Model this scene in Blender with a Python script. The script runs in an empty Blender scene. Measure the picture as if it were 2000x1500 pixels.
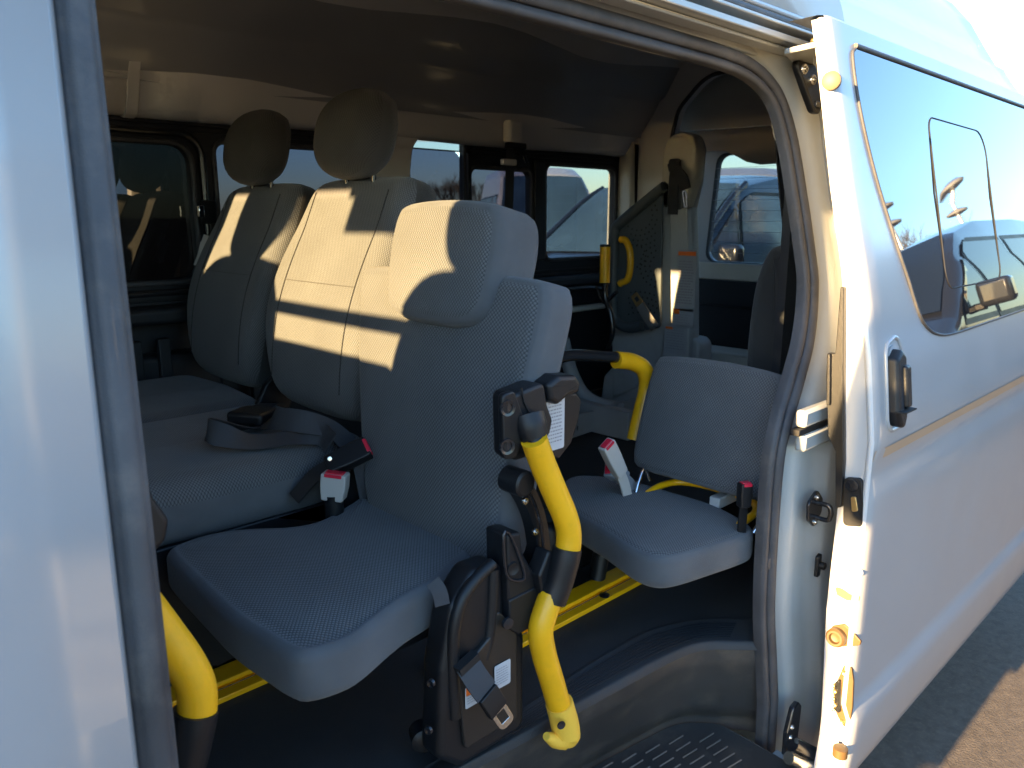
import bpy, bmesh, math, random
from math import sin, cos, tan, pi, radians, atan, sqrt
from mathutils import Vector, Matrix
random.seed(7)
SC = bpy.context.scene
COL = SC.collection
# ------------------------------------------------------------------ camera
CAM = Vector((0, -.62, 1.45)); PITCH = atan(326/1500); YAW = radians(44)
cd = bpy.data.cameras.new("camera"); cam = bpy.data.objects.new("camera", cd); COL.objects.link(cam)
cd.sensor_width = 36; cd.lens = 27.0; cd.clip_start = .03; cd.clip_end = 3000
cd.dof.use_dof = True; cd.dof.focus_distance = 1.35; cd.dof.aperture_fstop = 8.0
cam.location = CAM; cam.rotation_euler = (pi/2-PITCH, 0, -YAW); SC.camera = cam
# ------------------------------------------------------------------ sky and sun
EL = 10.0; AZ = -1.6      # sun height, and its turn towards the open side of the van
W = bpy.data.worlds.new("World"); SC.world = W; W.use_nodes = True
wn = W.node_tree.nodes; wl = W.node_tree.links
sky = wn.new("ShaderNodeTexSky"); sky.sky_type = 'NISHITA'; sky.sun_disc = False
sky.sun_elevation = radians(EL); sky.sun_rotation = radians(-90-AZ)
sky.dust_density = .4; sky.ozone_density = 3.0; sky.air_density = 1.0
bg = wn["Background"]; bg.inputs[1].default_value = .08
wl.new(sky.outputs[0], bg.inputs[0])
sl = bpy.data.lights.new("sun", 'SUN'); sl.energy = 3.4; sl.angle = radians(.55); sl.color = (1, .66, .31)
sun = bpy.data.objects.new("sun", sl); COL.objects.link(sun)
sdir = Vector((cos(radians(EL))*cos(radians(AZ)), cos(radians(EL))*sin(radians(AZ)), -sin(radians(EL))))
sun.rotation_euler = sdir.to_track_quat('-Z', 'Y').to_euler(); sun.location = (-20, 0, 10)
SC.view_settings.view_transform = 'Standard'; SC.view_settings.look = 'None'
SC.view_settings.exposure = 3.6; SC.view_settings.gamma = 1; SC.view_settings.use_curve_mapping = False
SC.cycles.blur_glossy = 1.0; SC.cycles.sample_clamp_indirect = 3.0; SC.cycles.max_bounces = 10; SC.cycles.diffuse_bounces = 8; SC.cycles.glossy_bounces = 4
SC.cycles.transparent_max_bounces = 12; SC.cycles.caustics_reflective = False; SC.cycles.caustics_refractive = False

# ------------------------------------------------------------------ measuring helpers
def ray(px, py):
    r = (px-1000)/1500; u = (750-py)/1500
    f = cos(PITCH)+u*sin(PITCH); z = u*cos(PITCH)-sin(PITCH)
    return Vector((f*sin(YAW)+r*cos(YAW), f*cos(YAW)-r*sin(YAW), z))
def at(px, py, X=None, Y=None, Z=None):
    d = ray(px, py)
    t = (X-CAM.x)/d.x if X is not None else (Y-CAM.y)/d.y if Y is not None else (Z-CAM.z)/d.z
    return CAM+d*t
TP = [(.2, .02), (.45, 0), (1.05, 0), (1.2, .02), (1.33, .045), (1.5, .09), (1.8, .16), (1.83, .166)]
def T(z):                                           # how far the body side leans in at height z
    if z <= TP[0][0]: return TP[0][1]
    for (a, b), (c, d) in zip(TP, TP[1:]):
        if z <= c:
            t = (z-a)/(c-a); return b+(d-b)*t
    return TP[-1][1]
def bp(px, py, off):
    Y = off
    for _ in range(30):
        p = at(px, py, Y=Y); Y = off+T(p.z)
    return p

# ------------------------------------------------------------------ materials
MATS = {}
def mat(name, col, rough=.5, metal=0, spec=.5, coat=0, bump=0, bscale=200, var=0, vscale=8, ior=None, build=None, dirt=0, dcol=(.3, .26, .2), sheen=0):
    if name in MATS: return MATS[name]
    m = bpy.data.materials.new(name); m.use_nodes = True; n = m.node_tree.nodes; l = m.node_tree.links
    p = n["Principled BSDF"]; p.inputs["Base Color"].default_value = (*col, 1); p.inputs["Roughness"].default_value = rough
    p.inputs["Metallic"].default_value = metal; p.inputs["Specular IOR Level"].default_value = spec
    p.inputs["Coat Weight"].default_value = coat; p.inputs["Coat Roughness"].default_value = .14 if "pearl" in name else .03
    if sheen: p.inputs["Sheen Weight"].default_value = sheen; p.inputs["Sheen Roughness"].default_value = .5
    if ior: p.inputs["IOR"].default_value = ior
    tc = n.new("ShaderNodeTexCoord")
    if var or dirt:
        nz = n.new("ShaderNodeTexNoise"); nz.inputs["Scale"].default_value = vscale; nz.inputs["Detail"].default_value = 6
        l.new(tc.outputs["Object"], nz.inputs["Vector"])
        mr = n.new("ShaderNodeMapRange"); mr.inputs[1].default_value = .3; mr.inputs[2].default_value = .7
        mr.inputs[3].default_value = 1-var; mr.inputs[4].default_value = 1+var; l.new(nz.outputs[0], mr.inputs[0])
        mx = n.new("ShaderNodeVectorMath"); mx.operation = 'SCALE'; mx.inputs[0].default_value = col; l.new(mr.outputs[0], mx.inputs["Scale"])
        out = mx.outputs[0]
        if dirt:
            n2 = n.new("ShaderNodeTexNoise"); n2.inputs["Scale"].default_value = vscale*2.3; n2.inputs["Detail"].default_value = 9; n2.inputs["Roughness"].default_value = .7
            l.new(tc.outputs["Object"], n2.inputs["Vector"])
            m2 = n.new("ShaderNodeMapRange"); m2.inputs[1].default_value = .5; m2.inputs[2].default_value = .72; m2.inputs[4].default_value = dirt
            l.new(n2.outputs[0], m2.inputs[0])
            mc = n.new("ShaderNodeMix"); mc.data_type = 'RGBA'; l.new(m2.outputs[0], mc.inputs[0]); l.new(out, mc.inputs[6]); mc.inputs[7].default_value = (*dcol, 1)
            out = mc.outputs[2]
        l.new(out, p.inputs["Base Color"])
        m3 = n.new("ShaderNodeMapRange"); m3.inputs[3].default_value = max(0, rough-.08); m3.inputs[4].default_value = min(1, rough+.12)
        l.new(nz.outputs[0], m3.inputs[0]); l.new(m3.outputs[0], p.inputs["Roughness"])
    if bump:
        bz = n.new("ShaderNodeTexNoise"); bz.inputs["Scale"].default_value = bscale; bz.inputs["Detail"].default_value = 3
        l.new(tc.outputs["Object"], bz.inputs["Vector"])
        b = n.new("ShaderNodeBump"); b.inputs["Strength"].default_value = bump; b.inputs["Distance"].default_value = .002
        l.new(bz.outputs[0], b.inputs["Height"]); l.new(b.outputs[0], p.inputs["Normal"])
    if build: build(n, l, p, tc)
    MATS[name] = m; return m

def weave(n, l, p, tc, dark, light, pitch):
    mp = n.new("ShaderNodeMapping"); mp.inputs["Scale"].default_value = (2*pi/pitch, 2*pi/pitch*.82, 1); mp.vector_type = 'POINT'
    l.new(tc.outputs["UV"], mp.inputs[0])
    s = n.new("ShaderNodeSeparateXYZ"); l.new(mp.outputs[0], s.inputs[0])
    def M(op, a, b=None, v=None):
        q = n.new("ShaderNodeMath"); q.operation = op; l.new(a, q.inputs[0])
        if b is not None: l.new(b, q.inputs[1])
        if v is not None: q.inputs[1].default_value = v
        return q.outputs[0]
    ad = M('ADD', s.outputs[0], s.outputs[1]); su = M('SUBTRACT', s.outputs[0], s.outputs[1])
    a = M('SINE', M('MULTIPLY', ad, v=.5)); b = M('SINE', M('MULTIPLY', su, v=.5))
    h = M('ABSOLUTE', M('MULTIPLY', a, b))
    cr = n.new("ShaderNodeValToRGB"); cr.color_ramp.elements[0].position = .02; cr.color_ramp.elements[1].position = .5
    cr.color_ramp.elements[0].color = (*dark, 1); cr.color_ramp.elements[1].color = (*light, 1); l.new(h, cr.inputs[0])
    nz = n.new("ShaderNodeTexNoise"); nz.inputs["Scale"].default_value = 5; nz.inputs["Detail"].default_value = 5; l.new(tc.outputs["UV"], nz.inputs[0])
    mr = n.new("ShaderNodeMapRange"); mr.inputs[1].default_value = .3; mr.inputs[2].default_value = .7; mr.inputs[3].default_value = .86; mr.inputs[4].default_value = 1.14; l.new(nz.outputs[0], mr.inputs[0])
    vm = n.new("ShaderNodeVectorMath"); vm.operation = 'SCALE'; l.new(cr.outputs[0], vm.inputs[0]); l.new(mr.outputs[0], vm.inputs["Scale"])
    l.new(vm.outputs[0], p.inputs["Base Color"])
    bm_ = n.new("ShaderNodeBump"); bm_.inputs["Strength"].default_value = .55; bm_.inputs["Distance"].default_value = .0012
    l.new(h, bm_.inputs["Height"]); l.new(bm_.outputs[0], p.inputs["Normal"])
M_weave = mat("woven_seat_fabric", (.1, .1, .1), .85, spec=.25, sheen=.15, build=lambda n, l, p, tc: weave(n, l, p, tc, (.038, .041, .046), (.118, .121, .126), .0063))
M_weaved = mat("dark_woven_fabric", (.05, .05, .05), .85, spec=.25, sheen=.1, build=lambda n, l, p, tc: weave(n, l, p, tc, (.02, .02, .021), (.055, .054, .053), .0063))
M_side = mat("plain_seat_fabric", (.095, .098, .105), .9, spec=.2, sheen=.15, bump=.5, bscale=1500, var=.12, vscale=14)
M_hrside = mat("dark_seat_fabric", (.042, .041, .041), .9, spec=.2, sheen=.2, bump=.5, bscale=1500, var=.1)
M_body = mat("pearl_white_paint", (.34, .35, .36), .32, coat=.65, bump=.02, bscale=90, var=.02)
M_jamb = mat("jamb_paint", (.38, .40, .40), .38, coat=.35, var=.06, vscale=5, dirt=.22, dcol=(.34, .31, .25), bump=.06, bscale=60)
M_stripe = mat("beige_pinstripe", (.42, .30, .20), .4, coat=.6)
M_rubber = mat("door_rubber", (.055, .056, .062), .55, spec=.4, bump=.25, bscale=500, var=.3, vscale=9, dirt=.35, dcol=(.16, .14, .12))
M_black = mat("black_plastic", (.009, .010, .012), .36, spec=.35, bump=.25, bscale=900, var=.2)
M_blackp = mat("black_painted_steel", (.014, .015, .018), .25, spec=.5, coat=.3)
M_trimdk = mat("dark_interior_trim", (.012, .014, .018), .5, spec=.4, bump=.3, bscale=700)
M_floor = mat("rubber_floor", (.034, .035, .037), .6, spec=.35, bump=.5, bscale=450, var=.25, vscale=4, dirt=.35, dcol=(.06, .055, .048))
M_step = mat("step_plastic", (.04, .039, .038), .42, spec=.5, bump=.25, bscale=700, var=.25, vscale=5, dirt=.5, dcol=(.13, .11, .085))
M_yel = mat("yellow_coated_grip", (.85, .42, .006), .42, spec=.45, coat=.15, var=.05, vscale=20, dirt=.18, dcol=(.4, .27, .03), bump=.1, bscale=400)
M_yelp = mat("yellow_rail_paint", (.95, .46, .002), .4, coat=.3, var=.06, vscale=10, dirt=.12, dcol=(.25, .17, .04))
M_head = mat("headlining_fabric", (.76, .75, .73), .95, spec=.1, bump=.6, bscale=1300, var=.05, vscale=3)
M_beige = mat("beige_interior_trim", (.58, .56, .50), .42, spec=.4, bump=.15, bscale=800, var=.05)
M_grey = mat("grey_lift_plastic", (.40, .41, .41), .42, spec=.45, bump=.15, bscale=700, var=.05, dirt=.15, dcol=(.15, .14, .13))
M_greyd = mat("dark_grey_panel", (.07, .085, .095), .5, spec=.4, bump=.2, bscale=700)
M_metal = mat("zinc_steel", (.6, .59, .56), .25, metal=1, bump=.1, bscale=300)
M_gold = mat("passivated_bolt", (.62, .45, .2), .35, metal=.9)
M_red = mat("red_release_button", (.62, .02, .05), .3, spec=.5, coat=.3)
M_buck = mat("beige_buckle", (.45, .42, .39), .4, spec=.4)
M_belt = mat("seat_belt_webbing", (.04, .042, .048), .6, spec=.35, bump=.5, bscale=1200)
M_tag = mat("label_paper", (.5, .51, .53), .35, var=.02)
M_tag2 = mat("grey_label_paper", (.36, .37, .39), .4, var=.08)  # greyer paper tone for the labels on the lift
M_or = mat("orange_label_print", (.85, .17, .02), .4)
M_ink = mat("label_ink", (.26, .26, .28), .5)
M_hole = mat("dark_recess", (.006, .006, .007), .7)
M_asph = mat("asphalt", (.10, .083, .066), .9, bump=1, bscale=160, var=.25, vscale=30, dirt=.5, dcol=(.20, .16, .115))
M_chrome = mat("chrome_plate", (.75, .75, .76), .12, metal=1)
M_tan = mat("tan_rubber_stop", (.10, .058, .02), .5)
def glassmat(name, tint, rough=0.0, refl=1.45):
    m = bpy.data.materials.new(name); m.use_nodes = True; n = m.node_tree.nodes; l = m.node_tree.links
    n.remove(n["Principled BSDF"]); o = n["Material Output"]
    tr = n.new("ShaderNodeBsdfTransparent"); tr.inputs[0].default_value = (*tint, 1)
    gl = n.new("ShaderNodeBsdfGlossy"); gl.inputs["Roughness"].default_value = rough
    f0 = ((refl-1)/(refl+1))**2
    lw = n.new("ShaderNodeLayerWeight"); lw.inputs[0].default_value = .5
    pw_ = n.new("ShaderNodeMath"); pw_.operation = 'POWER'; pw_.inputs[1].default_value = 5; l.new(lw.outputs["Facing"], pw_.inputs[0])
    fr = n.new("ShaderNodeMath"); fr.operation = 'MULTIPLY_ADD'; fr.inputs[1].default_value = 1-f0; fr.inputs[2].default_value = f0; l.new(pw_.outputs[0], fr.inputs[0])
    mx = n.new("ShaderNodeMixShader"); l.new(fr.outputs[0], mx.inputs[0]); l.new(tr.outputs[0], mx.inputs[1]); l.new(gl.outputs[0], mx.inputs[2])
    l.new(mx.outputs[0], o.inputs[0]); return m
G_clear = glassmat("clear_glass", (.42, .44, .45))
G_front = glassmat("windscreen_glass", (.88, .9, .88))
G_tint = glassmat("tinted_glass", (.17, .185, .235))
G_dark = glassmat("privacy_glass", (.05, .055, .06), refl=1.9)
M_wind = mat("dark_car_glass", (.015, .02, .025), .03, spec=.9, ior=1.7)
M_windl = mat("sky_blue_car_glass", (.035, .07, .11), .05, spec=.9, ior=1.7, var=.3, vscale=2)  # blue base stands in for sky showing through, the car bodies being solid
M_navy = mat("navy_paint", (.012, .017, .032), .22, coat=1)
M_blk = mat("black_paint", (.02, .022, .026), .2, coat=1)
M_wpaint = mat("white_car_paint", (.55, .55, .55), .3, coat=.8)
M_silver = mat("silver_car_paint", (.45, .46, .48), .3, metal=.4, coat=.8)
M_tyre = mat("tyre_rubber", (.02, .02, .02), .8, bump=.5, bscale=60)
M_bark = mat("bark", (.10, .075, .055), .9, bump=1, bscale=20)
M_leaf = mat("conifer_foliage", (.045, .06, .035), .9, var=.4, vscale=1)
M_lampred = mat("red_lamp_lens", (.5, .01, .01), .15, coat=1)

# ------------------------------------------------------------------ object helpers
def link(o, parent=None):
    COL.objects.link(o)
    if parent is not None: o.parent = parent
    return o
def thing(name, label, cat, group=None, loc=(0, 0, 0), rz=0):
    o = bpy.data.objects.new(name, None); COL.objects.link(o); o.empty_display_size = .1
    o.location = loc; o.rotation_euler = (0, 0, rz); o["label"] = label; o["category"] = cat
    if group: o["group"] = group
    return o
def tag(o, label=None, cat=None, group=None, kind=None):
    for k, v in (("label", label), ("category", cat), ("group", group), ("kind", kind)):
        if v: o[k] = v
    return o
def mesh(name, vs, fs, mats, parent=None, smooth=True, mi=None, uvs=None, angle=None, loc=None):
    me = bpy.data.meshes.new(name); me.from_pydata([tuple(v) for v in vs], [], fs)
    for m in (mats if isinstance(mats, (list, tuple)) else [mats]): me.materials.append(m)
    if mi: me.polygons.foreach_set("material_index", mi)
    if uvs:
        uv = me.uv_layers.new(name="UVMap"); uv.data.foreach_set("uv", [c for f in uvs for q in f for c in q])
    me.polygons.foreach_set("use_smooth", [smooth]*len(me.polygons)); me.validate(); me.update()
    if angle is not None and smooth: me.set_sharp_from_angle(angle=radians(angle))
    o = bpy.data.objects.new(name, me); link(o, parent)
    if loc is not None: o.location = loc
    return o
def fixn(o):
    bm = bmesh.new(); bm.from_mesh(o.data); bmesh.ops.recalc_face_normals(bm, faces=bm.faces); bm.to_mesh(o.data); bm.free(); return o
def bevel(o, w, seg=2, ang=35):
    b = o.modifiers.new("bevel", 'BEVEL'); b.width = w; b.segments = seg; b.limit_method = 'ANGLE'; b.angle_limit = radians(ang); b.harden_normals = False
    return o
def box(name, lo, hi, m, parent=None, bev=.003, seg=2, rot=None):
    lo = Vector(lo); hi = Vector(hi); c = (lo+hi)/2; h = (hi-lo)/2
    vs = [Vector((x*h.x, y*h.y, z*h.z)) for x in (-1, 1) for y in (-1, 1) for z in (-1, 1)]
    if rot is not None: vs = [rot@v for v in vs]
    vs = [v+c for v in vs]
    fs = [(0, 1, 3, 2), (4, 6, 7, 5), (0, 4, 5, 1), (2, 3, 7, 6), (0, 2, 6, 4), (1, 5, 7, 3)]
    o = mesh(name, vs, fs, m, parent, True, angle=40)
    if bev: bevel(o, bev, seg)
    return o
def rpoly(pts, r, n=5):
    out = []; N = len(pts); rs = r if isinstance(r, (list, tuple)) else [r]*N
    for i in range(N):
        p = Vector(pts[i]); a = Vector(pts[i-1])-p; b = Vector(pts[(i+1) % N])-p
        la, lb = a.length, b.length; R = rs[i]
        if R <= 0 or la < 1e-6 or lb < 1e-6: out.append(tuple(p)); continue
        a.normalize(); b.normalize(); ang = a.angle(b)
        if ang > 3.0: out.append(tuple(p)); continue
        d = min(R/tan(ang/2), la*.48, lb*.48); R2 = d*tan(ang/2)
        p1 = p+a*d; p2 = p+b*d; c = p+(a+b).normalized()*(R2/sin(ang/2))
        v1 = p1-c; v2 = p2-c; th = v1.angle(v2) if v1.length > 1e-9 and v2.length > 1e-9 else 0
        for k in range(n+1):
            t = k/n
            q = (v1*sin((1-t)*th)+v2*sin(t*th))/sin(th) if th > 1e-4 else v1.lerp(v2, t)
            out.append(tuple(c+q))
    return out
def spline(pts, n=8, closed=False):
    P = [Vector(p) for p in pts]; N = len(P); out = []
    rng = range(N) if closed else range(N-1)
    for i in rng:
        p0 = P[i-1] if (closed or i > 0) else P[i]*2-P[i+1]; p1 = P[i]; p2 = P[(i+1) % N]
        p3 = P[(i+2) % N] if (closed or i+2 < N) else p2*2-p1
        for k in range(n):
            t = k/n
            out.append(.5*((2*p1)+(-p0+p2)*t+(2*p0-5*p1+4*p2-p3)*t*t+(-p0+3*p1-3*p2+p3)*t**3))
    if not closed: out.append(P[-1])
    return out
def plate(name, loops, thick, M, m, parent=None, bev=0, seg=2, fn=None):
    """flat piece with an outline and holes (loops of 2D points); M maps local x,y,z to the world"""
    cu = bpy.data.curves.new(name, 'CURVE'); cu.dimensions = '2D'; cu.fill_mode = 'BOTH'
    cu.extrude = max(thick/2-bev, .0002); cu.bevel_depth = bev; cu.bevel_resolution = seg
    for lp in loops:
        s = cu.splines.new('POLY'); s.points.add(len(lp)-1); s.use_cyclic_u = True
        for i, p in enumerate(lp): s.points[i].co = (p[0], p[1], 0, 1)
    t = bpy.data.objects.new("tmp", cu); COL.objects.link(t)
    if bev: cu.offset = -bev
    dg = bpy.context.evaluated_depsgraph_get(); me = bpy.data.meshes.new_from_object(t.evaluated_get(dg))
    bpy.data.objects.remove(t); bpy.data.curves.remove(cu)
    me.name = name; me.materials.clear(); me.materials.append(m)
    me.transform(M)
    if fn:
        for v in me.vertices: v.co = fn(v.co)
    me.polygons.foreach_set("use_smooth", [True]*len(me.polygons)); me.set_sharp_from_angle(angle=radians(35))
    me.update()
    o = bpy.data.objects.new(name, me); link(o, parent); fixn(o); return o
XZ = lambda y: Matrix(((1, 0, 0, 0), (0, 0, -1, y), (0, 1, 0, 0), (0, 0, 0, 1)))     # local x->X, y->Z
YZ = lambda x: Matrix(((0, 0, 1, x), (1, 0, 0, 0), (0, 1, 0, 0), (0, 0, 0, 1)))      # local x->Y, y->Z
XY = lambda z: Matrix.Translation((0, 0, z))
def frames(P, closed=False, up=None):
    """parallel-transport frames along a path"""
    n = len(P); T_ = []
    for i in range(n):
        if closed: t = P[(i+1) % n]-P[i-1]
        else: t = P[min(i+1, n-1)]-P[max(i-1, 0)]
        T_.append(t.normalized())
    u = up or Vector((0, 0, 1))
    if abs(T_[0].dot(u)) > .95: u = Vector((1, 0, 0))
    N = [(u-T_[0]*u.dot(T_[0])).normalized()]
    for i in range(1, n):
        v = N[-1]-T_[i]*N[-1].dot(T_[i]); N.append(v.normalized() if v.length > 1e-6 else N[-1])
    return T_, N
def tube(name, pts, r, m, parent=None, res=16, sm=6, caps=True, closed=False, prof=None, up=None, rb=None):
    P = spline(pts, sm, closed) if sm > 1 else [Vector(p) for p in pts]
    T_, N = frames(P, closed, up); vs = []; n = len(P)
    if prof is None: prof = [(cos(2*pi*k/res), sin(2*pi*k/res)) for k in range(res)]
    K = len(prof)
    for i, p in enumerate(P):
        t = i/(n-1)
        R = r if not isinstance(r, (list, tuple)) else r[min(int(t*(len(r)-1)), len(r)-2)]*(1-(t*(len(r)-1)) % 1 if t < 1 else 0)+r[min(int(t*(len(r)-1))+1, len(r)-1)]*((t*(len(r)-1)) % 1 if t < 1 else 1)
        B = T_[i].cross(N[i])
        for a, b in prof: vs.append(p+N[i]*a*R+B*b*(R if rb is None else R*rb))
    fs = []
    for i in range(n if closed else n-1):
        for k in range(K):
            a = i*K+k; b = i*K+(k+1) % K; c = ((i+1) % n)*K
            fs.append((a, b, c+(k+1) % K, c+k))
    if caps and not closed: fs += [tuple(range(K))[::-1], tuple(range((n-1)*K, n*K))]
    o = mesh(name, vs, fs, m, parent, True, angle=50); fixn(o); return o
def ribbon(name, pts, side, w, th, m, parent=None, sm=6):
    """webbing: a strip along pts whose width runs along the vectors in side"""
    P = spline(pts, sm); S = spline(side, sm) if isinstance(side, list) else [Vector(side)]*len(P)
    vs = []; n = len(P)
    for i, p in enumerate(P):
        t = (P[min(i+1, n-1)]-P[max(i-1, 0)]).normalized(); s = S[i]; s = (s-t*s.dot(t)).normalized(); q = t.cross(s)
        for a, b in ((-1, -1), (1, -1), (1, 1), (-1, 1)): vs.append(p+s*a*w/2+q*b*th/2)
    fs = []
    for i in range(n-1):
        for k in range(4): fs.append((i*4+k, i*4+(k+1) % 4, i*4+4+(k+1) % 4, i*4+4+k))
    fs += [(0, 1, 2, 3), tuple(range(4*n-4, 4*n))]
    o = mesh(name, vs, fs, m, parent, True, angle=40); fixn(o); return o
def lathe(name, prof, axis, org, m, parent=None, n=24, mi=None):
    ax = Vector(axis).normalized(); u = ax.orthogonal().normalized(); v = ax.cross(u); vs = []; fs = []; org = Vector(org)
    for r, h in prof:
        for k in range(n):
            a = 2*pi*k/n; vs.append(org+ax*h+(u*cos(a)+v*sin(a))*r)
    for i in range(len(prof)-1):
        for k in range(n): fs.append((i*n+k, i*n+(k+1) % n, (i+1)*n+(k+1) % n, (i+1)*n+k))
    fs.append(tuple(range(n))[::-1]); fs.append(tuple(range((len(prof)-1)*n, len(prof)*n)))
    o = mesh(name, vs, fs, m, parent, True, angle=35); fixn(o); return o
def cushion(name, outline, th, r, fn, mats, parent=None, crown=.01, seam=.35, back=0.0, rough=0.0):
    """upholstered pad: closed outline (u,v), thickness th along w, edge radius r, fn(u,v,w)->world.
    mats = [woven face, plain side]; seam = how far over the edge the woven face comes (0 edge of face .. 1 side)"""
    P = [Vector(p) for p in outline]; N = len(P)
    area = sum(P[i].x*P[(i+1) % N].y-P[(i+1) % N].x*P[i].y for i in range(N))
    if area < 0: P.reverse()
    nor = []
    for i in range(N):
        t = (P[(i+1) % N]-P[i-1]).normalized(); nor.append(Vector((t.y, -t.x)))
    C = sum(P, Vector((0, 0)))/N
    rings = []   # (inset, f, w, extra)
    for f in (1, .6, .2): rings.append((r*.8, f, back, 0))
    rb = min(r, th*.4)
    for k in range(4):
        a = k/3*pi/2; rings.append((rb*(1-sin(a)), 0, back+rb*(1-cos(a)), 0))
    rings.append((0, 0, th*.45, 0))
    nfront = 7
    for k in range(nfront+1):
        a = k/nfront*pi/2; rings.append((r*(1-cos(a)), 0, th-r+r*sin(a), 1))
    s_i = 8+max(0, min(nfront, int(round(nfront*(1-seam)))))
    for f in (.06, .14, .25, .38, .52, .66, .8, .92, 1): rings.append((r, f, th, 2))
    vs = []; uv = []
    arc = [0]
    for i in range(N): arc.append(arc[-1]+(P[(i+1) % N]-P[i]).length)
    for j, (ins, f, w, kd) in enumerate(rings):
        for i in range(N):
            q = P[i]-nor[i]*ins; q = C+(q-C)*(1-f)
            ww = w
            if kd == 2: ww = th+crown*(1-(1-f)**2)
            if j == s_i: ww -= .0022
            vs.append(fn(q.x, q.y, ww)); uv.append((q.x, q.y))
    fs = []; mi = []; uvs = []
    for j in range(len(rings)-1):
        for i in range(N):
            i2 = (i+1) % N; a, b, c, d = j*N+i, j*N+i2, (j+1)*N+i2, (j+1)*N+i
            fs.append((a, b, c, d)); front = j >= s_i; mi.append(0 if front else 1)
            if front:
                def U(k, jj):
                    p = P[k]-nor[k]*rings[jj][0]; off = max(0, (th-rings[jj][2]))*.6
                    p = C+(p-C)*(1-rings[jj][1])+nor[k]*off; return (p.x, p.y)
                uvs.append([U(i, j), U(i2, j), U(i2, j+1), U(i, j+1)])
            else: uvs.append([(arc[i], rings[j][2]), (arc[i+1], rings[j][2]), (arc[i+1], rings[j+1][2]), (arc[i], rings[j+1][2])])
    o = mesh(name, vs, fs, mats, parent, True, mi=mi, uvs=uvs)
    bm = bmesh.new(); bm.from_mesh(o.data); bmesh.ops.remove_doubles(bm, verts=bm.verts, dist=1e-5)
    bmesh.ops.recalc_face_normals(bm, faces=bm.faces); bm.to_mesh(o.data); bm.free()
    return o
def dens(pts, n):
    """resample a closed 2D outline evenly"""
    P = [Vector(p) for p in pts]; L = [0]
    for i in range(len(P)): L.append(L[-1]+(P[(i+1) % len(P)]-P[i]).length)
    out = []; k = 0
    for j in range(n):
        d = L[-1]*j/n
        while L[k+1] < d: k += 1
        t = (d-L[k])/max(1e-9, L[k+1]-L[k]); out.append(tuple(P[k].lerp(P[(k+1) % len(P)], t)))
    return out
def bolt(name, org, axis, r, h, m, parent):
    return lathe(name, [(r, 0), (r, h*.4), (r*.9, h*.6), (r*.55, h*.62), (r*.5, h), (r*.3, h), (r*.28, h*.6)], axis, org, m, parent, 12)
def label_sheet(name, o, ux, uy, w, h, parent, orange=(0, .86, 1, 1), rows=7, base=M_tag):
    """warning label: paper plate with printed header and rows of small print, ux,uy unit vectors, o corner"""
    o = Vector(o); ux = Vector(ux).normalized(); uy = Vector(uy).normalized(); nz = ux.cross(uy).normalized()
    M = Matrix(((ux.x, uy.x, nz.x, o.x), (ux.y, uy.y, nz.y, o.y), (ux.z, uy.z, nz.z, o.z), (0, 0, 0, 1)))
    s = plate(name, [rpoly([(0, 0), (w, 0), (w, h), (0, h)], min(w, h)*.08)], .0006, M, base, parent)
    if orange:
        a, b, c, d = orange
        plate("printed_header", [[(w*(a*.9+.05), h*(b*.94+.03)), (w*(c*.9+.05), h*(b*.94+.03)), (w*(c*.9+.05), h*(d*.94+.03)), (w*(a*.9+.05), h*(d*.94+.03))]], .0006, M@Matrix.Translation((0, 0, .0006)), M_or, s)
    vs = []; fs = []
    rnd = random.Random(int(w*1e5)+rows)
    for k in range(rows):
        y = h*(.8-.72*k/rows); x = w*.1
        while x < w*.85:
            L = w*rnd.uniform(.05, .16)
            if x+L > w*.9: break
            b = len(vs)
            for (p, q) in ((x, y), (x+L, y), (x+L, y+h*.018+.0006), (x, y+h*.018+.0006)): vs.append(M@Vector((p, q, .0007)))
            fs.append((b, b+1, b+2, b+3)); x += L+w*.03
        if k % 3 == 2: continue
    pr = mesh("small_print", vs, fs, M_ink, s, False); pr["kind"] = "stuff"
    return s

# ================================================================== SETTING
gz = []
def grid(name, xs, ys, f, m, parent=None):
    vs = [f(x, y) for y in ys for x in xs]; n = len(xs)
    fs = [(j*n+i, j*n+i+1, (j+1)*n+i+1, (j+1)*n+i) for j in range(len(ys)-1) for i in range(n-1)]
    return mesh(name, vs, fs, m, parent)
gr = grid("ground", [-900, -60, -10, 0, 10, 60, 900], [-900, -60, -10, 0, 10, 60, 900], lambda x, y: (x, y, 0), M_asph)
tag(gr, "dark asphalt of the parking yard", kind="structure")

# ================================================================== THE VAN
van = thing("passenger_van", "white high-roof passenger van in the foreground, its sliding door open onto the cabin", "van")
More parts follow.
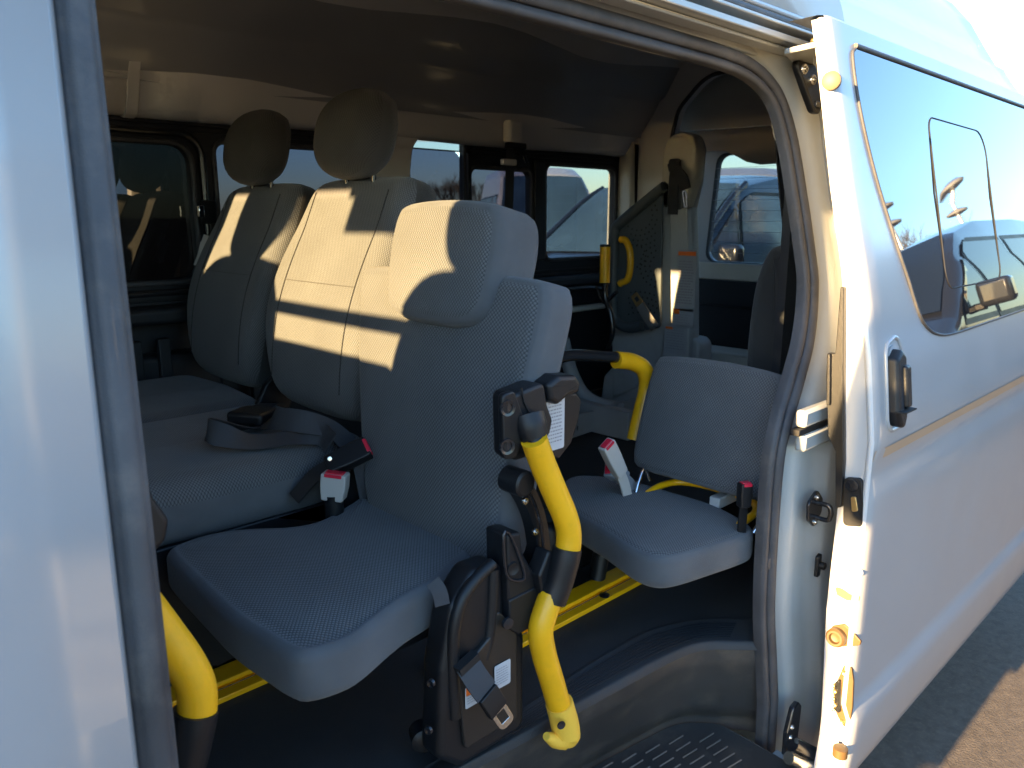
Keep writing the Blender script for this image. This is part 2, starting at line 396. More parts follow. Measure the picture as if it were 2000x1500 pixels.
# ---- outer skin of both sides
def skin(name, x0, x1, zs, side, hole=None, m=M_body, xs=None, end=None):
    xs = xs or [x0+(x1-x0)*i/8 for i in range(9)]
    if hole: xs = sorted(set([x for x in xs if not (hole[0] < x < hole[1])]+[hole[0], hole[1]])); zs = sorted(set([z for z in zs if not (hole[2] < z < hole[3])]+[hole[2], hole[3]]))
    vs = []; fs = []; n = len(xs)
    for z in zs:
        for x in xs:
            nose = max(0, -1.2-x)**2*.35
            y = T(z)+nose
            if end and x == xs[-1]: x = end(z)
            vs.append((x, y if side < 0 else 1.88-y, z))
    for j in range(len(zs)-1):
        for i in range(n-1):
            if hole and hole[0]-1e-6 <= xs[i] and xs[i+1] <= hole[1]+1e-6 and hole[2]-1e-6 <= zs[j] and zs[j+1] <= hole[3]+1e-6: continue
            fs.append((j*n+i, j*n+i+1, (j+1)*n+i+1, (j+1)*n+i))
    o = mesh(name, vs, fs, m, van); s = o.modifiers.new("thickness", 'SOLIDIFY'); s.thickness = .02; s.offset = -1 if side < 0 else 1
    return o
ZS = [.25, .35, .45, .6, .8, 1.05, 1.2, 1.28, 1.33, 1.42, 1.5, 1.6, 1.72, 1.8]
fe = [bp(155+162*y/1470, y, 0) for y in (-600, -250, 0, 300, 600, 900, 1200, 1470, 1900, 2400, 3200)]
def fend(z):
    P = sorted((p.z, p.x-.024) for p in fe)
    if z <= P[0][0]: return P[0][1]
    for (a, b), (c, d) in zip(P, P[1:]):
        if z <= c: return b+(d-b)*(z-a)/(c-a)
    return P[-1][1]
skin("front_side_panel", -1.85, .166, ZS, -1, (-1.15, -.12, 1.22, 1.70), end=fend)
skin("rear_quarter_panel", 1.62, 3.42, ZS, -1)
# rolled rear edge of the front panel and front leg of the door rubber
ed = [p+Vector((-.0270, .0195, 0)) for p in fe]
tube("panel_edge_roll", ed, .0125, M_body, van, res=14, sm=4)
tube("front_weatherstrip", [p+Vector((.001, .021, 0)) for p in fe], .017, M_rubber, van, res=18, sm=4, prof=[(cos(a)*(1 if 1 else 0), sin(a)*(1-.22*(abs(cos(a*2)) < .35))) for a in [2*pi*k/28 for k in range(28)]])
pill = [p+Vector((.012, .05, 0)) for p in fe]
tube("inner_weatherstrip", [p+Vector((-.016, .04, 0)) for p in fe], .008, M_rubber, van, res=12, sm=4)
# far side: painted skin, interior panel, glass
FW = [("w1", .42, .975, 1.262, 1.66, .05), ("w2", 1.06, 1.58, 1.262, 1.672, .03), ("w3", 1.80, 2.065, 1.262, 1.752, .035), ("w4", 2.105, 2.445, 1.30, 1.64, .03), ("w5", 2.545, 3.025, 1.268, 1.672, .035)]
def rect(x0, x1, z0, z1, r=.03): return rpoly([(x0, z0), (x1, z0), (x1, z1), (x0, z1)], r, 5)
holes = [rect(a, b, c, d, r) for _, a, b, c, d, r in FW]
holes[2] = rpoly([(1.795, 1.262), (2.065, 1.262), (2.07, 1.742), (1.86, 1.76), (1.805, 1.70)], [.02, .02, .005, .035, .05], 5)
plate("far_wall_panel", [[(-.9, .6), (3.12, .6), (3.12, 1.775), (-.9, 1.775)]]+holes, .03, XZ(1.815), M_trimdk, van, .004)
bx = [rect(a-.0, b+.0, c, d, r) for _, a, b, c, d, r in FW]
plate("far_outer_skin", [[(-1.9, .25), (3.42, .25), (3.42, 1.84), (-1.9, 1.84)], rect(.3, 3.05, 1.24, 1.765, .04), rect(-1.15, -.12, 1.22, 1.7, .05)], .012, XZ(1.85), M_body, van)
for i, (_, a, b, c, d, r) in enumerate(FW):
    fr = tube("window_frame", [(p[0], 1.797, p[1]) for p in rpoly([(a-.008, c-.008), (b+.008, c-.008), (b+.008, d+.008), (a-.008, d+.008)], r+.008, 5)], .0085, M_rubber if i != 2 else M_trimdk, van, res=8, sm=1, closed=True)
    if i == 2:
        plate("window_glass", [rect(a-.01, b+.01, 1.708, d+.03, .005)], .004, XZ(1.832), G_clear, fr); d = 1.705
        box("glass_joint", (a-.01, 1.828, 1.704), (b+.01, 1.836, 1.709), M_rubber, fr, 0)
    plate("window_glass", [rect(a-.01, b+.01, c-.01, d+.01*(i != 2), r)], .004, XZ(1.832), G_dark if i == 0 else (G_clear if i == 4 else G_tint), fr)
tube("sliding_window_frame", [(p[0], 1.79, p[1]) for p in rpoly([(.36, 1.225), (1.012, 1.225), (1.012, 1.695), (.36, 1.695)], .07, 6)], .012, M_blackp, van, res=8, sm=1, closed=True)
for zz in (1.706, 1.722, 1.212, 1.196):
    for xa, xb in (((.2, 1.60), (2.10, 3.0)) if zz > 1.5 else ((.2, 3.0),)): box("window_track", (xa, 1.783, zz-.0045), (xb, 1.80, zz+.0045), M_trimdk, van, .001)
lt = box("window_latch", (.985, 1.765, 1.43), (1.035, 1.795, 1.50), M_black, van, .005)
box("latch_lever", (.975, 1.755, 1.45), (.992, 1.768, 1.485), M_chrome, lt, .002)
box("window_divider", (2.46, 1.782, 1.26), (2.53, 1.80, 1.69), M_trimdk, van, .006)
box("window_runner", (2.072, 1.775, 1.27), (2.088, 1.80, 1.70), M_black, van, .004)
box("armrest_ledge", (.2, 1.70, 1.14), (3.05, 1.80, 1.19), M_trimdk, van, .015, 3)
box("side_pocket", (.55, 1.72, .80), (1.0, 1.80, 1.05), M_trimdk, van, .02, 3)
for x in (.72, .80, 1.08): box("trim_rib", (x, 1.70, .75), (x+.035, 1.725, 1.1), M_trimdk, van, .004)
# glovebox-like shelf with light lid under the rear side window
tube("shelf_rim", [(2.35, 1.72, 1.10), (2.5, 1.70, 1.13), (2.75, 1.68, 1.13), (2.9, 1.68, 1.08), (2.86, 1.68, 1.03)], .012, M_blackp, van, res=8)
box("shelf_lip", (2.55, 1.69, 1.025), (2.86, 1.74, 1.05), M_beige, van, .01)
# beige pillar trim between the far windows
pl = [(1.62, 1.25), (1.775, 1.25), (1.785, 1.60), (1.80, 1.70), (1.86, 1.775), (1.55, 1.80), (1.60, 1.70)]
plate("pillar_trim", [rpoly(pl, [0, 0, .1, .08, .01, .01, .08], 5)], .03, XZ(1.788), M_head, van, .006)
# rear pillar trim
plate("rear_pillar_trim", [rpoly([(3.045, .62), (3.16, .62), (3.16, 1.80), (3.06, 1.80), (3.05, 1.7)], [0, 0, 0, .01, .05])], .08, XZ(1.76), M_beige, van, .01)
# ---- headlining
HS = [(1.815, 1.742), (1.785, 1.738), (1.757, 1.75), (1.735, 1.79), (1.69, 1.88), (1.63, 1.97), (1.55, 2.06), (1.46, 2.15), (1.3, 2.19), (1.1, 2.21), (.94, 2.215), (.7, 2.21), (.5, 2.16), (.37, 2.06), (.29, 1.94), (.255, 1.84), (.24, 1.79), (.235, 1.768)]
HS2 = [(p.x, p.y) for p in spline([(a, b, 0) for a, b in HS], 3)]
def liner(name, x0, x1, dy, parent=van, m=M_head):
    ys = list(range(len(HS2))); nx = 14
    vs = []; fs = []
    for k, (y, z) in enumerate(HS2):
        a = HS2[max(k-1, 0)]; b = HS2[min(k+1, len(HS2)-1)]; t = Vector((b[0]-a[0], b[1]-a[1])).normalized(); nv = Vector((-t.y, t.x))
        for i in range(nx+1):
            x = x0+(x1-x0)*i/nx; wv = .004*sin(x*5+y*7)
            vs.append((x, y+nv.x*(dy+wv)*-1, z+nv.y*(dy+wv)*-1))
    for k in range(len(HS2)-1):
        for i in range(nx): a = k*(nx+1)+i; fs.append((a, a+1, a+nx+2, a+nx+1))
    o = mesh(name, vs, fs, m, parent); s = o.modifiers.new("thickness", 'SOLIDIFY'); s.thickness = .012; s.offset = 0; return o
liner("headlining", .80, 3.12, 0)
liner("front_headlining", -1.15, .80, .001)
liner("headlining_joint", .792, .822, -.005)
for (px, py, r) in ((885, 215, .014), (1098, 250, .014), (1205, 188, .006), (1246, 195, .005)):
    p = at(px, py, Y=1.72); lathe("lining_clip", [(r, -.02), (r, .004), (r*.6, .006)], (0, -1, .35), p+Vector((0, .0, 0)), M_head, van, 14)
# ---- roof
RS = [(.168, 1.818), (.172, 1.835), (.20, 1.87), (.235, 1.915), (.262, 1.955), (.272, 1.972), (.30, 1.99), (.345, 2.06), (.40, 2.15), (.47, 2.23), (.56, 2.285), (.70, 2.31), (.94, 2.32)]
RS = RS+[(1.88-a, b) for a, b in RS[-2::-1]]
vs = []; fs = []; NX = 26
for i in range(NX+1):
    x = -1.25+(3.52+1.25)*i/NX
    e = max(0, (x-3.36)/.16); e2 = max(0, (-.7-x)/.55)
    for y, z in RS:
        zz = z-(z-1.82)*(.22*e*e+.35*e2*e2); yy = .94+(y-.94)*(1-.06*e*e)
        vs.append((x, yy, zz))
m_ = len(RS)
for i in range(NX):
    for k in range(m_-1): a = i*m_+k; fs.append((a, a+m_, a+m_+1, a+1))
fs.append(tuple(range(NX*m_, (NX+1)*m_)))
ro = mesh("roof", vs, fs, M_body, van, angle=60)
# roof underside closing panels
box("cant_rail", (-1.2, .19, 1.755), (3.4, .24, 1.84), M_jamb, van, .004)
box("far_cant_rail", (-1.2, 1.80, 1.775), (3.4, 1.85, 1.84), M_trimdk, van, .004)
# ---- door opening: path of the rubber
sp = [(-200, 0, 1)]
SR = [Vector(q) for q in [(.26, 0, 1.724), (.60, 0, 1.724), (.90, 0, 1.724), (1.15, 0, 1.723), (1.30, 0, 1.721), (1.39, 0, 1.714), (1.45, 0, 1.696), (1.49, 0, 1.665), (1.512, 0, 1.60), (1.518, 0, 1.50), (1.514, 0, 1.40), (1.503, 0, 1.315), (1.467, 0, 1.228), (1.405, 0, 1.14), (1.35, 0, 1.07), (1.326, 0, 1.0), (1.324, 0, .85), (1.335, 0, .68), (1.362, 0, .55), (1.398, 0, .38), (1.425, 0, .24), (1.45, 0, .10)]]
SP0 = spline(SR, 5)
def offs(P, d):
    out = []
    for i, p in enumerate(P):
        t = (P[min(i+1, len(P)-1)]-P[max(i-1, 0)]); n_ = Vector((-t.z, 0, t.x)).normalized()
        out.append(p+n_*d)
    return out
def band(name, P, prof, m, parent=van, angle=50):
    """strip around the door opening: prof = (distance outward from the rubber, Y beyond the body lean)"""
    vs = []; fs = []; K = len(prof); lines = [offs(P, d) for d, _ in prof]
    for i in range(len(P)):
        for k, (d, y) in enumerate(prof):
            q = lines[k][i]; vs.append((q.x, y+T(min(q.z, 1.8)), q.z))
    for i in range(len(P)-1):
        for k in range(K-1): a = i*K+k; fs.append((a, a+1, a+K+1, a+K))
    return mesh(name, vs, fs, m, parent, True, angle=angle)
SP = offs(SP0, .010)
# inner rubber ridges + main bulb, then painted jamb stepping outward
def arcp(c, yc, r, a0, a1, n=7): return [(c+r*cos(a0+(a1-a0)*k/n), yc+r*sin(a0+(a1-a0)*k/n)) for k in range(n+1)]
band("weatherstrip", SP, [(-.016, .06)]+arcp(-.008, .045, .009, pi*1.0, pi*1.95)+arcp(.012, .040, .0125, pi*1.1, pi*1.95)+[(.026, .052)], M_rubber)
plate("rear_side_trim", [[(1.61, .6), (3.1, .6), (3.1, 1.76), (1.61, 1.76)]], .02, XZ(.19), M_trimdk, van)
band("door_jamb", SP, [(.02, .058), (.03, .05), (.038, .048), (.045, .040), (.055, .026), (.075, .021), (.10, .016), (.125, .012), (.14, -.001), (.155, -.004), (.22, -.005), (.30, -.005)], M_jamb)
# header inner trim strip caught by light
ts = [Vector((x, .255-.004*0, 1.708-.0)) for x in (.70, .9, 1.1, 1.3, 1.42)]
tube("header_trim_strip", [at(px, py, Y=.235) for px, py in ((1070, 46), (1200, 81), (1330, 114), (1478, 149))], .0032, M_beige, van, res=6, sm=2)
# ---- header above the opening: rails and gutter
hx0, hx1 = -.05, 1.70
box("header_panel", (.1, .180, 1.768), (1.72, .19, 1.825), M_jamb, van, .002)
rail = plate("guide_rail", [rpoly([(.118, 1.767), (.172, 1.767), (.172, 1.797), (.118, 1.797), (.118, 1.791), (.163, 1.791), (.163, 1.773), (.124, 1.773), (.124, 1.778), (.118, 1.778)], .0015, 1)], 1.53, YZ(.86), M_jamb, van, 0)
box("guide_rail_end", (1.625, .12, 1.757), (1.635, .172, 1.797), M_jamb, van, .002)
box("rail_lower_lip", (.1, .140, 1.760), (1.60, .175, 1.766), M_jamb, van, .003)
box("header_rubber", (.0, .128, 1.799), (1.66, .170, 1.812), M_rubber, van, .005, 3)
box("gutter_lip", (-.4, .14, 1.8135), (3.35, .17, 1.823), M_jamb, van, .004)
tube("gutter_bead", [(-.5, .142, 1.822), (3.38, .142, 1.822)], .006, M_body, van, res=10, sm=1)
# ---- floor, tread plate, step
EI = [(1490, 1213), (1450, 1213), (1400, 1212), (1350, 1216), (1300, 1227), (1250, 1245), (1150, 1303), (1000, 1400), (850, 1490), (700, 1582)]
EO = [(1490, 1256), (1430, 1255), (1390, 1255), (1350, 1262), (1305, 1281), (1260, 1304), (1150, 1364), (1000, 1447), (870, 1517), (700, 1610)]
ei = [at(x, y, Z=.60) for x, y in EI]; eo = [at(x, y, Z=.597) for x, y in EO]
ei = spline(ei, 5); eo = spline(eo, 5)
ei.append(Vector((.0, ei[-1].y, .60))); eo.append(Vector((.0, eo[-1].y, .597)))
st = [at(x, y, Z=.36) for x, y in [(1490, 1417), (1450, 1410), (1400, 1407), (1345, 1405), (1310, 1413), (1270, 1432), (1180, 1480), (1060, 1545), (900, 1630), (760, 1700)]]
st = spline(st, 5); st.append(Vector((0, st[-1].y, .36)))
fl = [(p.x, p.y) for p in ei]+[(-1.2, ei[-1].y), (-1.2, 1.80), (3.15, 1.80), (3.15, .2), (1.62, .2), (1.58, .05)]
plate("floor", [fl], .02, XY(.59), M_floor, van, 0)
def strip(name, L, m, parent=van, tuck=None):
    K = len(L); n = len(L[0]); vs = [L[k][i] for i in range(n) for k in range(K)]
    fs = [(i*K+k, i*K+k+1, (i+1)*K+k+1, (i+1)*K+k) for i in range(n-1) for k in range(K-1)]
    return mesh(name, vs, fs, m, parent, True)
def lerpl(A, B, t, dz=0): return [a.lerp(b, t)+Vector((0, 0, dz)) for a, b in zip(A, B)]
sc_ = strip("tread_plate", [lerpl(ei, eo, t, dz) for t, dz in ((-.12, .001), (0, .0045), (.1, .0015), (.5, .001), (.88, .001), (.96, .002), (1.0, 0), (1.04, -.006), (1.06, -.014))], M_floor)
for k in range(7):
    t = .16+.1*k; L = [p+Vector((0, 0, .002)) for p in lerpl(ei, eo, t)]
    tube("tread_rib", L[6:-1], .0016, M_black, sc_, res=5, sm=1)
ris = [lerpl(eo, st, t, dz) for t, dz in ((.03, -.006), (.06, -.03), (.2, -.02), (.45, -.01), (.7, -.012), (.86, -.012), (.94, .004), (1.0, .008), (1.05, .004), (1.08, -.006))]
strip("step_riser", ris, M_step)
so = [p+Vector((0, -.02, 0)) for p in st]
inn = [Vector((min(p.x+.10, 1.375), min(p.y, .03)-.10, .352)) for p in st]
st2 = [Vector((min(p.x, 1.375), p.y, p.z)) for p in st]
strip("step_tread", [lerpl(st2, inn, t, -.008) for t in (0, .1, .4, .7, 1)], M_step)
# raised slots on the step
M_rib = mat("pale_rib_plastic", (.10, .097, .092), .38)  # ribs paler than the step around them
for c in range(7):
    for k in range(11):
        u = Vector((1196+46*c+13.5*k, 1489-17.5*c+13*k)); p = at(u.x, u.y, Z=.3545); q = at(u.x-27, u.y+17, Z=.3545)
        if u.x > 1452 or p.y < -.02 or q.y < -.03 or u.y < 1425: continue
        tube("tread_slot", [p, q], .0017, M_rib, van, res=5, sm=1)
box("sill", (.18, -.012, .26), (1.40, .02, .345), M_jamb, van, .004)
box("underfloor", (-1.2, .30, .40), (3.3, 1.8, .565), M_hole, van, 0)
# yellow seat rails let into the floor
def frail(y0, y1, x0, x1):
    r_ = box("seat_rail", (x0, y0, .6005), (x1, y1, .612), M_yelp, van, .002)
    w = y1-y0
    box("rail_groove", (x0+.002, y0+w*.27, .612), (x1-.002, y0+w*.285, .6133), M_bark, r_, 0)
    box("rail_flange", (x0, y0+w*.36, .6122), (x1, y1-w*.10, .622), M_yelp, r_, .002)
    for x in (x0+.06, (x0+x1)/2, x1-.06): lathe("rail_bolt", [(.012, 0), (.012, .003), (.006, .004)], (0, 0, 1), (x, y0+w*.15, .6125), M_black, r_, 12)
p = at(1073, 1239, Z=.60); p2 = at(1215, 1113, Z=.60); frail(p.y, p2.y, .80, 1.72)
q = at(434, 1375, Z=.6); q2 = at(440, 1312, Z=.6); frail(q.y, q2.y, .10, .82)
# ---- rear end: frame round the hatch, hatch with glass
arch = [(a, b) for a, b in HS2]
outer = [(.15, .55), (.15, 1.80)]+[(a, b+.02) for a, b in HS2[::-1]][2:-2]+[(1.82, 1.8), (1.82, .55)]
hole = rpoly([(.40, .62), (1.545, .62), (1.545, 1.75), (1.50, 1.93), (1.36, 2.06), (.55, 2.06), (.43, 1.9)], [.01, .01, .1, .12, .18, .2, .15], 6)
plate("rear_frame", [outer, hole], .05, YZ(3.13), M_head, van, .006)
tube("hatch_weatherstrip", [(3.10, y, z) for y, z in hole], .009, M_rubber, van, res=8, sm=1, closed=True)
hatch = plate("rear_hatch", [rpoly([(.22, .35), (1.66, .35), (1.66, 1.7), (1.45, 2.04), (.43, 2.04), (.22, 1.7)], .06), rpoly([(.42, 1.236), (1.50, 1.236), (1.46, 1.74), (.46, 1.74)], .05)], .03, YZ(3.42), M_body, van, .004)
plate("hatch_glass", [rpoly([(.41, 1.23), (1.51, 1.23), (1.47, 1.75), (.45, 1.75)], .05)], .004, YZ(3.40), G_clear, hatch)
for k in range(9):
    z = 1.28+k*.05; tube("defroster_line", [(3.396, .44, z), (3.396, 1.48, z)], .0007, M_ink, hatch, res=4, sm=1)
up = [at(px, py, X=3.30) for px, py in [(1290, 262), (1352, 258), (1515, 247), (1560, 244)]]
ht = [(1.68, up[0].z-.01)]+[(p.y, p.z) for p in up]+[(.25, up[-1].z), (.27, 1.88), (.40, 2.09), (1.48, 2.09), (1.63, 1.90)]
tr = plate("hatch_upper_trim", [ht], .02, YZ(3.26), M_beige, hatch, .004)
lo_ = [at(px, py, X=3.34) for px, py in [(1300, 300), (1355, 299), (1400, 296), (1425, 297), (1445, 306), (1465, 317), (1490, 322), (1520, 320), (1545, 318)]]
plate("hatch_lower_trim", [[(1.70, 1.86), (1.70, lo_[0].z)]+[(p.y, p.z) for p in lo_]+[(.3, lo_[-1].z), (.3, 1.86)]], .03, YZ(3.32), mat("brown_grey_trim", (.36, .33, .29), .45, bump=.15, bscale=600), hatch, .004)
box("hatch_belt_trim", (3.355, .36, 1.15), (3.385, 1.56, 1.232), M_beige, hatch, .006)
box("hatch_inner_board", (3.35, .33, .62), (3.38, 1.58, 1.148), M_trimdk, hatch, .004)
box("board_joint", (3.342, .36, 1.02), (3.352, 1.55, 1.026), M_black, hatch, 0)
box("rear_floor_tray", (2.95, .42, .80), (3.10, 1.36, .875), M_beige, van, .012, 3)
box("rear_sill_board", (3.02, .38, .60), (3.09, 1.58, .80), M_trimdk, van, .004)

# ================================================================== SLIDING DOOR (part of the van, three levels)
DX = 1.402; DR = 3.16
def Yd(x, z):
    y = -.12+T(z)
    y += .010*max(0, 1-abs(z-.985)/.05)                 # shallow channel under the pinstripe
    if z < .515: y -= .012*min(1, (.515-z)/.03)         # sill bulge
    if z < .36: y += .10*((.36-z)/.12)**2*.6
    y += .006*max(0, (DX+.02-x)/.02)**2
    return y
zs = [.235, .25, .27, .30, .33, .36, .42, .46, .485, .495, .505, .515, .53, .6, .7, .8, .88, .93, .945, .96, .975, .99, 1.01, 1.03, 1.05, 1.1, 1.15, 1.2, 1.25, 1.3, 1.36, 1.43, 1.5, 1.58, 1.66, 1.74, 1.785, 1.792]
xs = [DX, DX+.004, DX+.01, DX+.02]+[DX+.06*k for k in range(1, 30)]
xs = [x for x in xs if x <= DR]
door = mesh("sliding_door", [(x, Yd(x, z), z) for z in zs for x in xs], [(j*len(xs)+i, j*len(xs)+i+1, (j+1)*len(xs)+i+1, (j+1)*len(xs)+i) for j in range(len(zs)-1) for i in range(len(xs)-1)], M_body, van)
# front edge face of the door: rolled outer lip, flat shut face, inner corner
def interp0(P, x):
    if x <= P[0][0]: return P[0][1]
    for (a, b), (c, d) in zip(P, P[1:]):
        if x <= c: return b+(d-b)*(x-a)/(c-a)
    return P[-1][1]
def dedge(z):   # (dx, dy) profile across the edge
    w = interp0([(.2, .046), (.41, .047), (.69, .060), (1.0, .055), (1.15, .052), (1.34, .039), (1.73, .026)], z)
    return [(0, .0), (-.004, .002), (-.005, .006), (-.003, .010), (.002, .013), (.004, w*.7), (.006, w), (.02, w+.006), (.30, w+.02)]
K = 9; vs = []; fs = []
for z in zs:
    for dx, dy in dedge(z): vs.append((DX+dx+.0, -.12+T(z)+.006+dy-(.012*min(1, (.515-z)/.03) if z < .515 else 0)*(1 if dy < .02 else 0), z))
for j in range(len(zs)-1):
    for k in range(K-1): a = j*K+k; fs.append((a, a+K, a+K+1, a+1))
mesh("door_shut_face", vs, fs, M_wpaint, door, True, angle=50)
vs = [(x, Yd(x, 1.792)+dy, 1.792+dz) for x in xs for dy, dz in ((0, 0), (.002, .004), (.012, .006), (.07, .004))]
mesh("door_top_edge", vs, [(i*4+k, i*4+4+k, i*4+5+k, i*4+1+k) for i in range(len(xs)-1) for k in range(3)], M_body, door)
mesh("door_inner_panel", [(DX+.30, -.03+T(z)*1.0, z) for z in zs]+[(DR, -.03+T(z), z) for z in zs], [(j, j+1, j+1+len(zs), j+len(zs)) for j in range(len(zs)-1)], M_trimdk, door)
# glass
gl_out = spline([Vector(q) for q in [(1.50, 1.752, 0), (1.483, 1.735, 0), (1.482, 1.66, 0), (1.50, 1.57, 0), (1.535, 1.47, 0), (1.58, 1.36, 0), (1.625, 1.275, 0), (1.665, 1.236, 0), (1.73, 1.213, 0), (1.83, 1.205, 0), (2.1, 1.207, 0), (2.5, 1.211, 0), (3.0, 1.215, 0)]], 6)
def xl(z):
    best = 1.6
    for a, b in zip(gl_out, gl_out[1:]):
        if (a.y-z)*(b.y-z) <= 0 and a.y != b.y: return a.x+(b.x-a.x)*(z-a.y)/(b.y-a.y)
    return 1.50
gzs = [1.206, 1.208, 1.212, 1.218, 1.226, 1.236, 1.25, 1.27, 1.30, 1.33, 1.36, 1.40, 1.44, 1.48, 1.5, 1.54, 1.6, 1.66, 1.70, 1.735, 1.745, 1.752]
vs = []; fs = []; ng = 16
for z in gzs:
    x0 = xl(z)
    for k in range(ng+1): t = k/ng; x = x0+(3.06-x0)*t; vs.append((x, Yd(x, z)-.003, z))
for j in range(len(gzs)-1):
    for k in range(ng): a = j*(ng+1)+k; fs.append((a, a+1, a+ng+2, a+ng+1))
M_dglass = mat("door_glass", (.012, .015, .02), .012, spec=1, ior=1.75)
gp = mesh("door_glass", vs, fs, M_dglass, door)
edge = [Vector((q.x, Yd(q.x, q.y)-.002, q.y)) for q in gl_out]+[Vector((3.06, Yd(3, 1.23)-.002, 1.22))]
tube("glass_rubber", edge, .003, M_rubber, door, res=8, sm=1)
tube("glass_top_rubber", [Vector((x, Yd(x, 1.757)-.003, 1.757)) for x in (1.50, 2, 2.5, 3.06)], .005, M_rubber, door, res=8, sm=1)
sg = rpoly([(1.80, 1.30), (2.20, 1.30), (2.235, 1.655), (1.84, 1.66)], [.04, .03, .06, .03], 6)
tube("vent_window_rubber", [Vector((x, Yd(x, z)-.003, z)) for x, z in sg], .0018, M_hole, door, res=6, sm=1, closed=True)
# pinstripe
px_ = [DX+.003]+[DX+.06*k for k in range(1, 30)]
vs = [(x, Yd(x, z)-.0012, z) for z in (1.012, 1.034) for x in px_]
mesh("pinstripe", vs, [(i, i+1, len(px_)+i+1, len(px_)+i) for i in range(len(px_)-1)], M_stripe, door)
# outside handle in its cup
hd = [bp(x, y, -.12) for x, y in [(1775, 682), (1748, 690), (1736, 730), (1733, 790), (1742, 825), (1765, 836), (1782, 800), (1786, 730)]]
hc = sum(hd, Vector())/8
hloop = rpoly([(1.452, 1.075), (1.50, 1.075), (1.512, 1.11), (1.512, 1.19), (1.495, 1.222), (1.455, 1.21)], [.03, .02, .02, .02, .02, .03], 5)
plate("handle_cup", [hloop], .004, XZ(0), M_body, door, fn=lambda v: Vector((v.x, v.y-.12+T(v.z)-.002, v.z)))
tube("handle_cup_rim", [Vector((x, -.12+T(z)-.001, z)) for x, z in rpoly([(1.445, 1.062), (1.522, 1.062), (1.53, 1.11), (1.53, 1.20), (1.51, 1.235), (1.45, 1.22)], .025, 5)], .004, M_body, door, res=8, sm=1, closed=True)
hb = plate("door_handle", [rpoly([(1.447, 1.100), (1.462, 1.072), (1.478, 1.066), (1.492, 1.085), (1.498, 1.11), (1.498, 1.20), (1.480, 1.214), (1.452, 1.198)], [.01, .01, .01, .01, .005, .01, .01, .012], 4)], .028, XZ(0), M_black, door, .008, 3, fn=lambda v: Vector((v.x, v.y-.128+T(v.z), v.z)))
plate("handle_grip", [rect(1.474, 1.498, 1.106, 1.184, .006)], .012, XZ(0), M_black, hb, .005, 3, fn=lambda v: Vector((v.x, v.y-.143+T(v.z), v.z)))
box("handle_joint", (1.447, -.147, 1.101), (1.502, -.128, 1.1035), M_hole, hb, 0)
# hardware on the shut face
def face(px, py, X=DX-.002): return at(px, py, X=X)
def fplate(name, pxs, th, m, parent, r=.004, bev=.0015, X=DX+.004):
    pts = [at(a, b, X=X-th/2) for a, b in pxs]
    return plate(name, [rpoly([(p.y, p.z) for p in pts], r, 4)], th, YZ(X-th/2), m, parent, bev)
lk = fplate("door_latch", [(1650, 932), (1685, 934), (1688, 985), (1686, 1028), (1648, 1026)], .010, M_black, door, .008)
p = at(1664, 948, X=DX-.006); lathe("latch_rivet", [(.013, 0), (.012, .003), (.006, .004)], (-1, 0, 0), p, M_blackp, lk, 14)
fplate("latch_slot", [(1655, 965), (1680, 966), (1681, 1010), (1654, 1010)], .0005, M_hole, lk, .004, 0, X=DX-.0075)
fplate("latch_claw", [(1662, 970), (1672, 970), (1676, 998), (1664, 1000)], .004, M_gold, lk, .003, .001, X=DX-.009)
fplate("door_side_seal", [(1618, 688), (1634, 690), (1644, 560), (1650, 560), (1649, 780), (1650, 900), (1645, 990), (1634, 990), (1634, 880), (1620, 850), (1616, 740)], .012, M_black, door, .004)
fplate("seal_clip", [(1620, 690), (1626, 690), (1625, 790), (1618, 790)], .02, M_black, door, .003)
for q in ((1651, 1115), (1678, 1118), (1657, 1212)): lathe("door_plug", [(.008, 0), (.007, .003), (.003, .0035)], (-1, 0, 0), face(*q), M_wpaint, door, 12)
ct = fplate("cable_opening", [(1631, 1146), (1645, 1150), (1660, 1160), (1680, 1164), (1678, 1174), (1655, 1173), (1635, 1162)], .002, mat("sealant_brown", (.25, .15, .06), .7, bump=1, bscale=90), door, .003, .0005, X=DX+.003)
bp0 = fplate("bumper_plate", [(1626, 1222), (1650, 1218), (1668, 1235), (1683, 1252), (1680, 1260), (1655, 1262), (1640, 1263), (1620, 1250)], .006, M_tan, door, .005)
lathe("bumper_stop", [(.019, 0), (.0185, .012), (.015, .016), (.011, .016), (.009, .009), (.004, .008)], (-1, 0, .1), face(1636, 1243), M_tan, bp0, 20)
cp = fplate("power_contact_plate", [(1650, 1297), (1664, 1300), (1668, 1330), (1666, 1380), (1660, 1418), (1650, 1420), (1638, 1400), (1630, 1380), (1628, 1345), (1640, 1320)], .007, M_tan, door, .008)
fplate("contact_block", [(1634, 1330), (1643, 1324), (1643, 1392), (1633, 1384)], .016, M_black, cp, .004)
for k, y in enumerate((1336, 1348, 1361, 1374, 1382)): lathe("contact_pin", [(.003, 0), (.003, .012), (.001, .013)], (-1, 0, 0), at(1632+(k % 2)*3, y, X=DX-.008), M_gold, cp, 8)
for q in ((1651, 1313), (1646, 1408)): lathe("plate_screw", [(.006, 0), (.005, .004), (.002, .003)], (-1, 0, 0), face(q[0], q[1], DX-.001), M_gold, cp, 12)
lathe("upper_door_stop", [(.013, 0), (.013, .010), (.016, .012), (.016, .024), (.008, .026)], (-1, -.25, 0), at(1628, 161, X=DX+.01), M_tan, door, 18)
